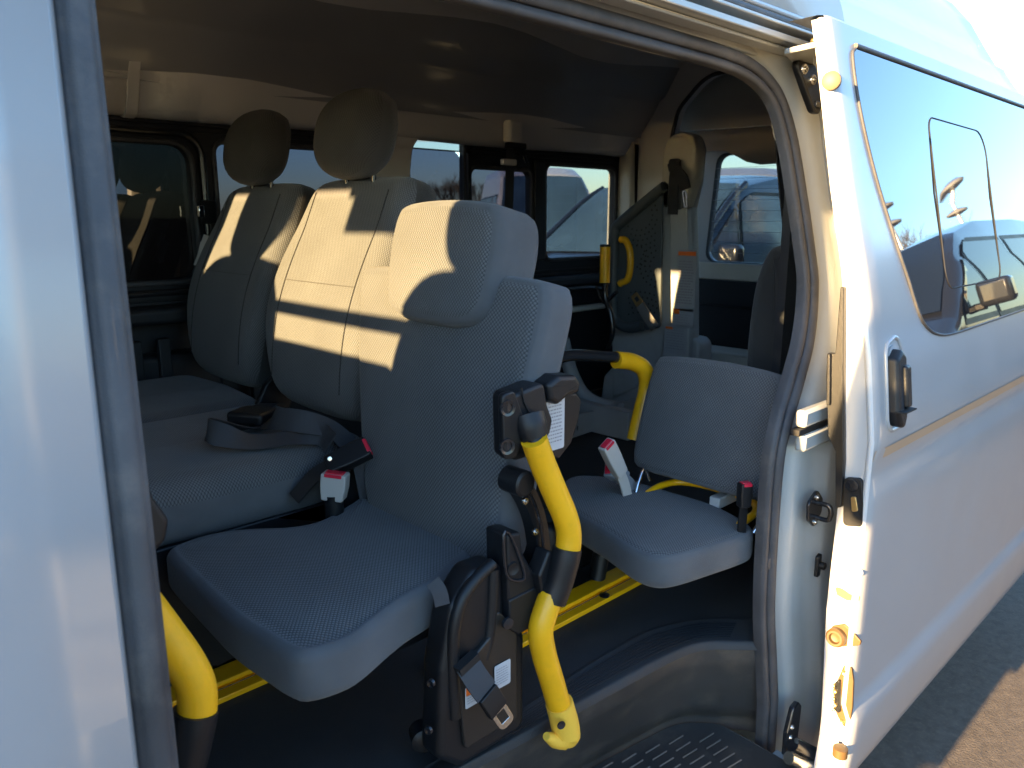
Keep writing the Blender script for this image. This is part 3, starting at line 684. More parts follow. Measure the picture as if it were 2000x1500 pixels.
# upper roller arm reaching into the rail
ua = plate("upper_roller_arm", [rpoly([(1.555, .165), (1.42, .125), (1.40, .045), (1.44, .04), (1.49, .10), (1.60, .15)], .01, 4)], .010, XY(1.750), M_jamb, door, .002)
bolt("arm_bolt", (1.43, .07, 1.76), (0, 0, 1), .009, .008, M_gold, ua)
lathe("arm_roller", [(.010, 0), (.010, .018), (.004, .019)], (0, 0, 1), (1.565, .150, 1.758), M_metal, ua, 16)
bk = plate("header_bracket", [rpoly([(1.475, 1.745), (1.56, 1.745), (1.56, 1.675), (1.548, 1.648), (1.525, 1.65), (1.502, 1.69)], .012, 4)], .016, XZ(0), M_black, van, .004, fn=lambda v: Vector((v.x, v.y+T(v.z)-.012, v.z)))
for x, z in ((1.498, 1.728), (1.530, 1.712)): bolt("bracket_bolt", (x, T(z)-.020, z), (0, -1, 0), .0105, .008, M_metal, bk)
box("bracket_foot", (1.527, T(1.67)-.026, 1.66), (1.556, T(1.67)-.018, 1.672), M_blackp, bk, .002)
# jamb fittings
mg = box("middle_guide_cover", (1.345, -.0095, 1.066), (1.56, .012, 1.099), M_jamb, van, .006)
mg2 = box("middle_guide_cover", (1.350, -.0095, 1.018), (1.56, .012, 1.052), M_jamb, van, .006)
box("guide_slot", (1.330, -.006, 1.053), (1.56, .012, 1.065), M_hole, van, .001)
sk = plate("door_striker", [rpoly([(1.395, .905), (1.43, .925), (1.458, .90), (1.458, .872), (1.43, .845), (1.40, .868)], .012, 4)], .006, XZ(-.004), M_blackp, van, .0015)
bolt("striker_bolt", (1.428, -.007, .91), (0, -1, 0), .007, .004, M_metal, sk); bolt("striker_bolt", (1.428, -.007, .858), (0, -1, 0), .007, .004, M_metal, sk)
tube("striker_loop", [(1.43, -.005, .898), (1.43, -.030, .898), (1.43, -.036, .888), (1.43, -.036, .878), (1.43, -.030, .868), (1.43, -.005, .868)], .005, M_blackp, sk, res=10)
lathe("jamb_grommet", [(.016, 0), (.015, .005), (.008, .006)], (0, -1, 0), bp(1512, 1100, .03)-Vector((0, -.01, 0)), M_rubber, van, 16)
sw = plate("door_switch", [rpoly([(0, 0), (.016, 0), (.016, .05), (0, .045)], .004)], .008, XZ(0), M_black, van, .002, fn=lambda v: v+bp(1592, 1128, -.01))
lathe("switch_plunger", [(.008, 0), (.008, .012), (.004, .014)], (0, -1, 0), bp(1600, 1103, -.012), M_black, sw, 12)
# lower hinge and arm
lb = plate("lower_arm_bracket", [rpoly([(0, 0), (.05, .005), (.055, .10), (.04, .115), (.018, .11), (.0, .06)], .008)], .012, XZ(0), M_blackp, van, .003, fn=lambda v: v+bp(1530, 1480, -.01))
p0 = bp(1548, 1452, -.025); p1 = at(1625, 1492, Y=-.06); p2 = at(1560, 1500, Y=-.03)
la = tube("lower_roller_arm", [p0, p0.lerp(p1, .5)+Vector((0, -.01, .0)), p1], .016, M_blackp, lb, res=10, sm=4)
tube("lower_arm_link", [at(1540, 1480, Y=-.03), at(1575, 1492, Y=-.045), at(1640, 1495, Y=-.06)], .013, M_metal, lb, res=10, sm=4)
for a, b in ((1546, 1420), (1543, 1440)): bolt("bracket_bolt", bp(a, b, -.018), (0, -1, 0), .006, .005, M_metal, lb)
lathe("lower_roller", [(.006, 0), (.014, .002), (.014, .02), (.006, .022)], (0, 0, 1), at(1640, 1478, X=DX-.02), M_tan, lb, 16)

# ================================================================== FRONT OF THE VAN (throws the shadows on the seats)
def bar(name, a, b, w, h, m, parent=van): return tube(name, [a, b], 1, m, parent, sm=1, prof=[(-h/2, -w/2), (h/2, -w/2), (h/2, w/2), (-h/2, w/2)])
bar("a_pillar", (-1.68, .06, 1.24), (-1.05, .20, 1.86), .07, .07, M_body)
bar("a_pillar", (-1.68, 1.82, 1.24), (-1.05, 1.68, 1.86), .07, .07, M_body)
box("windscreen_header", (-1.22, .18, 1.895), (-.92, 1.70, 2.28), M_head, van, .02)
box("front_wall", (-1.72, .05, .3), (-1.62, 1.83, 1.24), M_body, van, .03)
box("dashboard", (-1.62, .08, .62), (-1.30, 1.80, 1.27), M_grey, van, .04, 3)
plate("windscreen", [[(.12, 0), (1.76, 0), (1.66, .86), (.22, .86)]], .005, Matrix(((0, .70, .71, -1.68), (1, 0, 0, 0), (0, .71, -.70, 1.25), (0, 0, 0, 1))), G_front, van)
plate("front_door_glass", [rect(-1.15, -.12, 1.22, 1.70, .02)], .004, Matrix(((1, 0, 0, 0), (0, -.2, -.98, .27), (0, .98, -.2, .02), (0, 0, 0, 1))), G_front, van)
mm = box("room_mirror", (-1.05, .715, 1.765), (-1.02, .965, 1.86), M_black, van, .012, 3)
box("sun_visor", (-1.0, .775, 1.84), (-.97, .99, 1.95), M_head, van, .01)
box("mirror_stem", (-1.06, .66, 1.79), (-1.03, .69, 1.87), M_black, mm, .003)
sm_ = box("side_mirror", (-1.25, -.27, 1.35), (-1.10, -.005, 1.60), M_wpaint, van, .03, 3)
tube("mirror_arm", [(-1.17, -.10, 1.45), (-1.17, .02, 1.42), (-1.2, .12, 1.40)], .018, M_black, sm_)
gb = tube("grab_rail", [(-.58, .24, 1.30), (-.58, .26, 1.47), (-.58, .34, 1.497), (-.58, .9, 1.497), (-.58, 1.5, 1.497), (-.58, 1.62, 1.45), (-.58, 1.62, 1.25)], .0165, M_black, van)
box("cab_bulkhead", (-.62, .2, .6), (-.56, 1.75, 1.02), M_beige, van, .02)
bar("door_post_trim", (-.02, 1.74, .6), (-.02, 1.66, 1.78), .22, .16, M_trimdk)
box("door_post", (-.08, .028, .3), (.155, .12, 1.05), M_jamb, van, .004)
plate("door_post_upper", [[(-.06, 1.04), (.14, 1.04), (.175, 1.79), (-.03, 1.79)]], .05, XZ(0), M_jamb, van, .002, fn=lambda v: Vector((v.x, v.y+.055+.165*(v.z-1.04)/.75, v.z)))
plate("door_post_trim", [[(-.07, .6), (.13, .6), (.165, 1.79), (-.04, 1.79)]], .03, XZ(0), M_trimdk, van, .002, fn=lambda v: Vector((v.x, v.y+.145+.13*max(0, v.z-1.04)/.75, v.z)))
sw_ = tube("steering_wheel", [(-1.15+.06*sin(a)*0-.09*sin(a), 1.35+.185*cos(a), 1.18+.15*sin(a)) for a in [2*pi*k/16 for k in range(16)]], .014, M_black, van, closed=True, sm=2)

# ================================================================== SEATS
def front_seat(label, yc, head):
    t = thing("front_seat", label, "seat")
    f = lambda u, v, w: Vector((-.50-w, yc+u, v))
    if head:
        ol = spline([Vector((a, b, 0)) for a, b in [(0, .95), (-.2, .97), (-.245, 1.1), (-.26, 1.35), (-.25, 1.48), (-.2, 1.56), (-.13, 1.60), (0, 1.605), (.13, 1.60), (.2, 1.56), (.25, 1.48), (.26, 1.35), (.245, 1.1), (.2, .97)]], 5, True)
        he = spline([Vector((a, b, 0)) for a, b in [(0, 1.60), (-.09, 1.61), (-.125, 1.66), (-.128, 1.74), (-.10, 1.81), (0, 1.835), (.10, 1.81), (.128, 1.74), (.125, 1.66), (.09, 1.61)]], 5, True)
        cushion("headrest", dens([(p.x, p.y) for p in he], 50), .1, .03, f, [M_weave, M_hrside], t)
        for s in (-.05, .05): tube("headrest_post", [(-.55, yc+s, 1.58), (-.55, yc+s, 1.65)], .006, M_black, t, res=8, sm=1)
    else: ol = [Vector((a, b, 0)) for a, b in rpoly([(-.30, .95), (.26, .95), (.26, 1.413), (-.30, 1.413)], .03)]
    cushion("backrest", dens([(p.x, p.y) for p in ol], 70), .11, .03, f, [M_weave, M_hrside], t)
    box("seat_cushion", (-1.05, yc-.23, .86), (-.52, yc+.23, .98), M_side, t, .03, 3)
    box("seat_base", (-1.0, yc-.2, .6), (-.55, yc+.2, .86), M_black, t, .02)
front_seat("front cab seat nearest the door, just ahead of the doorpost", .345, True)
front_seat("low middle cab seat between the two headrests in front", .885, False)
front_seat("driver's cab seat on the far side of the cab", 1.37, True)
def egg(w, h, n=60, p=2.6, top=1.0):
    out = []
    for k in range(n):
        a = 2*pi*k/n; c = cos(a); s = sin(a)
        out.append((w*abs(c)**(2/p)*(1 if c > 0 else -1)*(1-.06*(s > 0)*s), h*abs(s)**(2/p)*(1 if s > 0 else -1)))
    return out
def recl(x0, z0, ang, yc, bow=lambda v: 0, curl=0, ulen=.24):
    """maps a back pad: u across (world Y), v up the back, w out of its front (towards -X)"""
    s, c = sin(radians(ang)), cos(radians(ang))
    def f(u, v, w):
        w2 = w+bow(v)+curl*(u/ulen)**2
        return Vector((x0+s*v-c*w2, yc+u, z0+c*v+s*w2))
    return f
def flat(z0, yc=0, x0=0, tilt=0, bow=lambda u, v: 0):
    def f(u, v, w): return Vector((x0+u, yc+v, z0+w+u*tilt+bow(u, v)))
    return f
def bench_seat(label, yc, xb=.86, bw=.235, far=False):
    t = thing("van_seat", label, "seat", "forward-facing seats of the second row")
    ang = 15.5
    bo = dens([(p.x, p.y) for p in spline([Vector((a, b)) .to_3d() for a, b in [(0, .0), (-.12, .004), (-.175, .03), (-.205, .09), (-.228, .17), (-.235, .25), (-.228, .36), (-.21, .46), (-.195, .52), (-.165, .548), (-.1, .556), (0, .558), (.1, .556), (.165, .548), (.195, .52), (.21, .46), (.228, .36), (.235, .25), (.228, .17), (.205, .09), (.175, .03), (.12, .004)]], 5, True)], 96)
    f = recl(xb+.10, .985, ang, yc, bow=lambda v: .03*sin(pi*min(1, max(0, v/.42)))-.02*max(0, (v-.42)/.14), curl=.012)
    b = cushion("backrest", bo, .125, .05, f, [M_weave, M_hrside], t, crown=.0, seam=.85)
    # sewn panel lines
    for s in (-1, 1): tube("seam", [f(s*(.150+.0*k), .06+.045*k, .1262+.012*(.15/.24)**2*0) for k in range(11)], .0013, M_hrside, b, res=5, sm=2)
    tube("seam", [f(-.148+.0296*k, .29, .1262) for k in range(11)], .0012, M_hrside, b, res=5, sm=1)
    hf = recl(xb+.072, .972, ang-3, yc)
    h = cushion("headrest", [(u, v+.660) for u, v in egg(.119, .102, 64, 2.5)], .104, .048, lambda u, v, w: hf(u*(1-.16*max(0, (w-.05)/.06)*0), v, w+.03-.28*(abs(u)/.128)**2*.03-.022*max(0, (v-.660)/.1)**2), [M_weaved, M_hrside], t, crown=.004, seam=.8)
    for s in (-.055, .055):
        tube("headrest_post", [hf(s, .50, .03), hf(s, .62, .06)], .0055, M_blackp, t, res=10, sm=1)
        lathe("post_guide", [(.013, 0), (.012, .008), (.008, .01)], f(s, 1, 0)-f(s, 0, 0), f(s, .548, .055), M_black, t, 14)
    # cushion
    hw = .238
    co = dens(rpoly([(-.42, -hw), (.11, -hw), (.13, 0), (.11, hw), (-.42, hw)], [.06, .07, .1, .07, .06], 8), 100)
    cushion("seat_cushion", co, .13, .045, flat(.875, yc, .76, 0, lambda u, v: .012*max(0, (-u-.25)/.2)-.008*max(0, 1-abs(v)/.15)*(u < .05)), [M_weave, M_side], t, crown=.004, seam=1.0)
    box("seat_base", (.40, yc-.20, .61), (.86, yc+.20, .875), M_black, t, .02)
    plate("seat_valance", [rpoly([(.36, .885), (.92, .885), (.90, .90), (.88, .68), (.5, .62), (.42, .72)], .02)], .02, XZ(yc-.215), M_black, t, .004)
    return t
sA = bench_seat("charcoal fabric seat with headrest farthest from the door, against the far windows", 1.405)
sB = bench_seat("charcoal fabric seat with a tall headrest, in the middle of the row and brightly sunlit", .925)
# backrest hinge covers between the seats, tubular frame at B's side
for y in (.672, 1.165):
    plate("hinge_cover", [rpoly([(.80, .93), (.90, .93), (.985, 1.09), (.955, 1.11), (.86, 1.04)], .02)], .02, XZ(y), M_black, sB, .004)
tube("side_frame", [(.86, .662, .97), (.90, .660, 1.06), (.965, .665, 1.22), (1.02, .675, 1.40)], .009, M_black, sB, res=10)
tube("recliner_tube", [(.835, .655, .985), (.862, .652, 1.03), (.88, .652, 1.07)], .008, M_metal, sB, res=10)
lathe("recliner_disc", [(.07, 0), (.07, .012), (.062, .016), (.058, .010)], (0, -1, 0), (.80, .665, .90), M_black, sB, 28)

# ---- folding auxiliary seats near the door -----------------------------------------------------------------
def leg_set(par, dx=0, dy=0, full=True):
    """hinge bracket on the seat side, yellow support tube with black sleeves and foot"""
    def P(px, py, Y=.185): return at(px, py, Y=Y)+Vector((dx, dy, 0))
    def pl(name, pts, Y, th, m, pr, r=.004, bev=.002):
        q = [P(a, b, Y) for a, b in pts]
        return plate(name, [rpoly([(v.x, v.z) for v in q], r, 4)], th, XZ(Y+dy), m, pr, bev)
    hb_ = pl("hinge_bracket", [(978, 768), (1044, 742), (1050, 785), (1061, 815), (1056, 842), (1025, 884), (982, 896)], .20, .045, M_black, par, .012, .006)
    if full: pl("hinge_face", [(976, 770), (1000, 762), (1026, 835), (1004, 893), (980, 897)], .172, .012, M_black, hb_, .008, .003)
    lathe("bracket_screw", [(.013, 0), (.012, .003), (.008, .002), (.007, -.002)], (-.3, -1, 0), P(991, 797, .166), M_blackp, hb_, 16)
    lathe("bracket_screw", [(.013, 0), (.012, .003), (.008, .002), (.007, -.002)], (-.3, -1, 0), P(990, 872, .166), M_blackp, hb_, 16)
    if full: pl("hinge_hood", [(1040, 745), (1062, 728), (1095, 727), (1105, 742), (1102, 762), (1080, 768), (1060, 785), (1045, 775)], .215, .07, M_black, hb_, .008, .008)
    if full: gd = pl("guide_plate", [(1068, 778), (1092, 764), (1115, 766), (1124, 780), (1118, 820), (1104, 862), (1080, 893), (1062, 888), (1060, 820)], .225, .03, M_black, hb_, .006, .004)
    tube("tube_socket", [P(1030, 812, .172), P(1036, 832, .165), P(1044, 856, .158)], [.026, .026, .0215], M_black, hb_, res=20, sm=4)
    tube("hood_seam", [P(1018, 757, .176), P(1024, 785, .176), P(1034, 806, .176)], .0016, M_hole, hb_, res=6, sm=3)
    if full:
        a = P(1079, 785, .2085); b = P(1112, 778, .2085); c = P(1080, 866, .2085)
        lo = P(1066, 884, .2085)
        label_sheet("warning_label", (lo.x, .2085+dy, lo.z), (1, 0, 0), (0, 0, 1), .044, .100, hb_, (.12, .84, .5, 1), 12)
    # yellow tube: upper part
    Yt = .150
    up_ = [P(1043, 858, Yt), P(1060, 905, Yt), P(1083, 960, Yt-.004), P(1104, 1010, Yt-.01), P(1111, 1045, Yt-.012), P(1108, 1085, Yt-.012)]
    o = tube("support_tube", up_, .0205, M_yel, par, res=22, sm=6)
    tube("tube_neck", [P(1040, 838, Yt+.01), P(1048, 868, Yt)], .014, M_black, par, res=16, sm=1)
    sv = tube("tube_sleeve", [P(1108, 1070, Yt-.012), P(1104, 1092, Yt-.012), P(1092, 1135, Yt-.008), P(1078, 1172, Yt-.004)], .0235, M_black, par, res=22, sm=4)
    ln = [P(1078, 1160, Yt-.004), P(1065, 1195, Yt-.003), P(1056, 1232, Yt-.002), P(1062, 1275, Yt), P(1078, 1330, Yt), P(1094, 1385, Yt)]
    tube("lower_support_tube", ln, .0205, M_yel, par, res=22, sm=6)
    ft = tube("tube_foot", [P(1092, 1372, Yt), P(1102, 1410, Yt-.002), P(1106, 1436, Yt-.004), P(1098, 1452, Yt-.004)], [.0235, .0245, .024, .014], mat("yellow_rubber_foot", (.86, .50, .05), .6, bump=.2, bscale=300), par, res=20, sm=5)
    tube("foot_toe", [P(1099, 1442, Yt), P(1084, 1445, Yt), P(1067, 1438, Yt)], [.019, .014, .007], MATS["yellow_rubber_foot"], ft, res=10, sm=3)
    lathe("foot_screw", [(.0075, 0), (.007, .002), (.003, .0005)], (-.4, -1, 0), P(1096, 1416, Yt-.024), M_blackp, ft, 14)
    if not full: return hb_
    # folding brace: curved arm and lower link
    cv = [(1003, 940), (1018, 955), (1036, 990), (1047, 1030), (1052, 1075), (1050, 1120)]
    br = tube("folding_arm", [P(x, y, .195) for x, y in cv], 1, M_black, par, sm=5, prof=[(-.012, -.015), (.012, -.015), (.012, .015), (-.012, .015)], up=Vector((0, 1, 0)))
    lathe("arm_pivot", [(.021, -.022), (.021, .018), (.017, .021)], (0, -1, 0), P(1010, 940, .19), M_black, br, 20)
    tube("arm_edge", [P(x+9, y-4, .178) for x, y in cv], .003, M_blackp, br, res=6)
    for x, y in ((1024, 978), (1044, 1038), (1058, 1118)): bolt("arm_bolt", P(x, y, .176), (0, -1, 0), .006, .006, M_metal, br)
    lk2 = pl("link_cover", [(968, 1035), (996, 1030), (1000, 1070), (1028, 1120), (1030, 1160), (1008, 1190), (972, 1188)], .19, .05, M_black, par, .006, .005)
    tube("link_rim", [P(a, b, .163) for a, b in ((984, 1045), (998, 1048), (1020, 1105), (1024, 1130), (1004, 1134), (988, 1118))], .0025, M_blackp, lk2, res=6, sm=3, closed=True)
    lathe("link_screw", [(.012, 0), (.010, .004), (.005, .002)], (-.2, -1, 0), P(1000, 1110, .166), M_black, lk2, 16)
    lk3 = pl("lower_link", [(980, 1165), (1030, 1140), (1046, 1150), (1030, 1180), (1029, 1215), (998, 1232), (980, 1222)], .18, .035, M_black, par, .004, .003)
    lathe("link_pin", [(.010, 0), (.009, .005), (.004, .006)], (-.2, -1, 0), P(990, 1216, .160), M_blackp, lk3, 14)
    pl("clamp_plate", [(1060, 1068), (1090, 1090), (1075, 1175), (1048, 1165), (1040, 1120)], .165, .03, M_black, par, .006, .004)
    return hb_
sC = thing("folding_seat", "grey folding seat in the doorway with a low headrest and whole yellow support tube", "seat", "fold-away seats with yellow support tubes")
angC = 13.5; YC = .505
bo = [(0, -.035), (-.13, -.035), (-.175, -.015), (-.19, .05), (-.20, .14), (-.212, .24), (-.222, .34), (-.226, .40), (-.222, .43), (-.205, .447), (-.1, .452), (0, .453), (.1, .452), (.205, .447), (.222, .43), (.226, .40), (.222, .34), (.212, .24), (.20, .14), (.19, .05), (.175, -.015), (.13, -.035)]
bo = dens([(p.x, p.y) for p in spline([Vector((a, b, 0)) for a, b in bo], 5, True)], 96)
fC0 = recl(.862, .90, angC, 0, bow=lambda v: .008*sin(pi*min(1, v/.45)))
# the seat back leans and its sides spread upwards; its middle drifts inboard at the foot
def fC(u, v, w):
    if u < 0: u *= 1.12+.25*v/.45
    q = fC0(u, v, w); q.y += .430+.105*(v/.45)*.9; return q
cushion("backrest", bo, .085, .022, fC, [M_weave, M_side], sC, crown=.004, seam=.25)
ho = dens([(p.x, p.y) for p in spline([Vector((a, b, 0)) for a, b in [(0, -.120), (-.10, -.115), (-.142, -.080), (-.152, .0), (-.150, .05), (-.138, .083), (-.11, .098), (0, .103), (.11, .098), (.138, .083), (.150, .05), (.152, 0), (.140, -.075), (.10, -.112)]], 5, True)], 84)
fH = recl(.966, 1.358, 13, .470)
cushion("headrest", ho, .118, .027, lambda u, v, w: fH(u, v, w-.012*(u/.15)**2), [M_weave, M_side], sC, crown=.004, seam=.25)
# seat cushion with the cut-away near the belt
cu_px = [(330, 1088), (333, 1105), (395, 1170), (450, 1224), (520, 1272), (560, 1296), (590, 1303), (640, 1293), (700, 1268), (760, 1220), (800, 1190), (850, 1160), (890, 1125), (925, 1078), (830, 1030), (725, 980), (685, 996), (650, 1018), (610, 1036), (560, 1044), (500, 1046), (440, 1052), (380, 1066)]
cu = [at(x, y, Z=.885) for x, y in cu_px]
cu = dens([(p.x, p.y) for p in spline([Vector((p.x, p.y, 0)) for p in cu], 6, True)], 110)
cushion("seat_cushion", cu, .078, .018, lambda u, v, w: Vector((u, v, (.826)+w)), [M_weave, M_side], sC, crown=.010, seam=.05)
box("under_plate", (.44, .27, .795), (.78, .66, .81), M_black, sC, .004)
# plastic side cover with shoulder, slot for the lap belt
def cv(name, pts, Y, th, m, pr, r=.01, bev=.006):
    q = [at(a, b, Y=Y) for a, b in pts]; return plate(name, [rpoly([(v.x, v.z) for v in q], r, 5)], th, XZ(Y), m, pr, bev, 3)
sc0 = cv("side_cover", [(862, 1175), (905, 1105), (962, 1085), (966, 1200), (1006, 1225), (1006, 1408), (880, 1486), (838, 1470), (842, 1300)], .20, .050, M_black, sC, .02, .012)
cv("cover_panel", [(965, 1185), (1006, 1228), (1007, 1400), (905, 1462), (898, 1400), (890, 1300), (930, 1270), (955, 1240)], .172, .010, mat("warm_black_panel", (.018, .017, .016), .32, bump=.2, bscale=900), sc0, .008, .003)
tube("cover_shoulder", [at(x, y, Y=.176) for x, y in ((888, 1400), (884, 1290), (888, 1220), (902, 1170), (930, 1130), (962, 1100))], .010, M_black, sc0, res=12)
tube("cover_shoulder", [at(x, y, Y=.176) for x, y in ((945, 1285), (955, 1240), (960, 1180), (963, 1110))], .010, M_black, sc0, res=12)
for q in ((843, 1333), (838, 1425)): lathe("cover_screw", [(.007, 0), (.006, .004), (.003, .003)], (-1, -.3, 0), at(*q, Y=.180), M_blackp, sc0, 12)
# slot + belt tongue
sx = [at(893, 1312, Y=.160), at(930, 1278, Y=.160)]
tube("belt_slot", [sx[0], sx[1]], 1, M_hole, sc0, sm=1, prof=[(-.006, -.008), (.006, -.008), (.006, .008), (-.006, .008)])
o_ = at(915, 1385, Y=.1655); label_sheet("warning_label", at(909, 1386, Y=.1655), (1, 0, .0), (0, 0, 1), .036, .036, sc0, (0, .6, 1, 1), 6)
label_sheet("warning_label", at(966, 1350, Y=.1655), (1, 0, .0), (0, 0, 1), .034, .042, sc0, None, 7)
lathe("floor_knob", [(.02, 0), (.02, .03), (.014, .034)], (-.5, -1, 0), at(822, 1425, Y=.26), M_black, sC, 18)
leg_set(sC)
fB = lambda px, py, Y: at(px, py, Y=Y)
bs = [fB(912, 1296, .158), fB(930, 1325, .145), fB(950, 1352, .135), fB(966, 1376, .130)]
sd = (at(930, 1278, Y=.15)-at(893, 1312, Y=.15)).normalized()
bt = thing("seat_belt", "black lap belt with steel tongue hanging from the doorway seat's black side cover", "seat belt")
ribbon("belt_webbing", bs[:3], sd, .040, .003, M_belt, bt)
tb = ribbon("tongue_body", bs[2:]+[fB(972, 1386, .129)], sd, .036, .012, M_black, bt); bevel(tb, .004, 3)
d_ = (bs[3]-bs[2]).normalized(); n_ = d_.cross(sd).normalized(); o0 = bs[3]
Mx = Matrix(((sd.x, d_.x, n_.x, o0.x), (sd.y, d_.y, n_.y, o0.y), (sd.z, d_.z, n_.z, o0.z), (0, 0, 0, 1)))
plate("belt_tongue", [rpoly([(-.019, -.002), (.019, -.002), (.015, .012), (.0145, .046), (-.0145, .046), (-.015, .012)], [.002, .002, .004, .010, .010, .004], 4), rpoly([(-.008, .016), (.008, .016), (.008, .035), (-.008, .035)], .001, 2)], .003, Mx, M_metal, bt, .0008)
# plain dark flap beside the cushion
ribbon("cushion_flap", [at(845, 1135, Y=.20), at(858, 1155, Y=.19), at(864, 1182, Y=.185)], (.8, -.3, .5), .022, .003, M_belt, sC, sm=3)

# seat in front of it: only its bracket and tube pass the doorpost
sF = thing("folding_seat", "folded seat at the left doorpost, only its yellow tube and black bracket showing", "seat", "fold-away seats with yellow support tubes")
leg_set(sF, dx=-.592, full=False)
box("folded_pad", (-.30, .30, .70), (.05, .62, .80), M_side, sF, .02, 3)
box("seat_base", (-.25, .28, .61), (.05, .6, .70), M_black, sF, .01)
# ---- rear folding seat
sD = thing("folding_seat", "low grey folding seat behind, its short backrest beside the rear edge of the doorway", "seat", "fold-away seats with yellow support tubes")
dpx = [(1095, 955), (1100, 985), (1180, 1035), (1225, 1066), (1262, 1083), (1300, 1088), (1340, 1081), (1390, 1066), (1455, 1045), (1472, 1035), (1462, 1018), (1400, 985), (1320, 960), (1240, 938), (1160, 927), (1110, 930)]
dc = [at(x, y, Z=.84) for x, y in dpx]
dc = dens([(p.x, p.y) for p in spline([Vector((p.x, p.y, 0)) for p in dc], 6, True)], 96)
cushion("seat_cushion", dc, .072, .020, lambda u, v, w: Vector((u, v, .770+w)), [M_weave, M_side], sD, crown=.008, seam=.3)
box("under_plate", (1.18, .16, .755), (1.36, .44, .772), M_black, sD, .004)
db = [(0, 0), (-.13, .0), (-.165, .02), (-.17, .1), (-.166, .2), (-.155, .252), (-.13, .268), (0, .274), (.13, .268), (.155, .252), (.166, .2), (.17, .1), (.165, .02), (.13, 0)]
db = dens([(p.x, p.y) for p in spline([Vector((a, b, 0)) for a, b in db], 5, True)], 84)
fD = recl(1.435, .868, 16, .255)
cushion("backrest", db, .062, .016, lambda u, v, w: fD(u, v, w-.012*(u/.17)**2), [M_weave, M_side], sD, crown=.004, seam=.3)
tube("seat_frame", [(1.30, .34, .835), (1.42, .35, .845), (1.47, .30, .85), (1.47, .17, .85), (1.43, .12, .845), (1.34, .115, .835)], .008, M_yelp, sD, res=10)
tube("hinge_wire", [(1.33, .36, .84), (1.35, .365, .87), (1.375, .37, .89), (1.39, .365, .86)], .0045, M_chrome, sD, res=8)
tube("hinge_wire", [(1.33, .07, .84), (1.345, .065, .86), (1.36, .07, .885)], .0055, M_chrome, sD, res=8)
box("frame_link", (1.40, .19, .835), (1.50, .215, .86), M_grey, sD, .003)
tube("armrest_bar", [at(1070, 705, Y=.50), at(1120, 694, Y=.50), at(1205, 698, Y=.48)], .013, M_blackp, sD, res=14)
tube("armrest_grip", [at(1203, 703, Y=.48), at(1235, 707, Y=.47), at(1258, 722, Y=.46), at(1264, 755, Y=.46), at(1254, 800, Y=.46), at(1240, 860, Y=.46)], .0205, M_yel, sD, res=20)
tube("seat_post", [(1.30, .44, .62), (1.34, .44, .78)], .02, M_black, sD, res=12, sm=1)
box("seat_base", (1.20, .50, .61), (1.38, .60, .76), M_black, sD, .02)
def buckle(name, p, d, u, m, L=.062, w=.03, t=.018, parent=None, label=None, catg=None, stalk=True, M2=None):
    """belt buckle: body towards d, button side up, red release at its end"""
    d = Vector(d).normalized(); u = Vector(u); u = (u-d*u.dot(d)).normalized(); s = d.cross(u); p = Vector(p)
    M = Matrix(((s.x, d.x, u.x, p.x), (s.y, d.y, u.y, p.y), (s.z, d.z, u.z, p.z), (0, 0, 0, 1)))
    root = thing(name, label, catg) if parent is None else parent
    b = plate("buckle_body", [rpoly([(-w/2*.85, 0), (w/2*.85, 0), (w/2, L*.5), (w/2, L), (-w/2, L), (-w/2, L*.5)], .004, 4)], t, M, m, root, .003, 3)
    M3 = M@Matrix.Translation((0, L, 0))@Matrix.Rotation(-pi/2, 4, 'X')
    plate("release_button", [rpoly([(-w*.36, -t*.36), (w*.36, -t*.36), (w*.36, t*.30), (-w*.36, t*.30)], .002, 3)], .004, M3, M_red, b, .001)
    plate("button_cap", [rpoly([(-w*.34, -.006), (w*.34, -.006), (w*.34, .0), (-w*.34, .0)], .001, 2)], .003, M@Matrix.Translation((0, L+.0005, t*.5)), M_red, root, .0005)
    if stalk: ribbon("buckle_strap", [p+d*.006, p-d*.03+Vector((0, 0, -.006)), p-d*.07+Vector((0, 0, -.03))], s, w*.7, .004, M2 or m, root, sm=4)
    return root
p = at(1212, 925, Y=.36); buckle("seat_belt_buckle", p, at(1180, 868, Y=.36)-p+Vector((0, 0, .01)), (-.4, -.6, .5), M_buck, L=.095, w=.036, t=.022, label="beige seat belt buckle with red button sticking up beside the rear folding seat", catg="buckle")
p = at(1222, 935, Y=.38); buckle("seat_belt_buckle", p, at(1180, 910, Y=.385)-p, (-.4, -.6, .5), mat("bluegrey_buckle", (.2, .22, .25), .4), L=.07, w=.036, t=.022, label="blue-grey seat belt buckle with red button just below the beige one", catg="buckle")
p = at(1452, 990, Y=.09); buckle("seat_belt_buckle", p, at(1456, 940, Y=.09)-p, (-.4, -.8, .1), M_black, L=.05, w=.026, t=.02, label="black belt buckle with red button at the doorway side of the rear folding seat", catg="buckle")
p = at(640, 912, Y=.63); buckle("seat_belt_buckle", p, at(706, 880, Y=.60)-p, (-.5, -.5, .6), M_black, L=.085, w=.042, t=.026, label="black belt buckle with red button lying beside the sunlit middle seat", catg="buckle")
p = at(652, 975, Y=.60); b2 = buckle("seat_belt_buckle", p, (.10, -.05, 1), (-.75, -.65, .1), M_buck, L=.052, w=.048, t=.032, stalk=False, label="pale grey seat belt buckle with red button standing upright between the seats", catg="buckle")
tube("buckle_sleeve", [p+Vector((0, 0, .01)), p+Vector((.0, 0, -.06))], .018, M_black, b2, res=12, sm=1)
ribbon("belt_strap_end", [at(700, 905, Y=.625), at(708, 945, Y=.62), at(716, 985, Y=.615)], (.8, -.5, 0), .022, .003, M_belt, sC, sm=3)
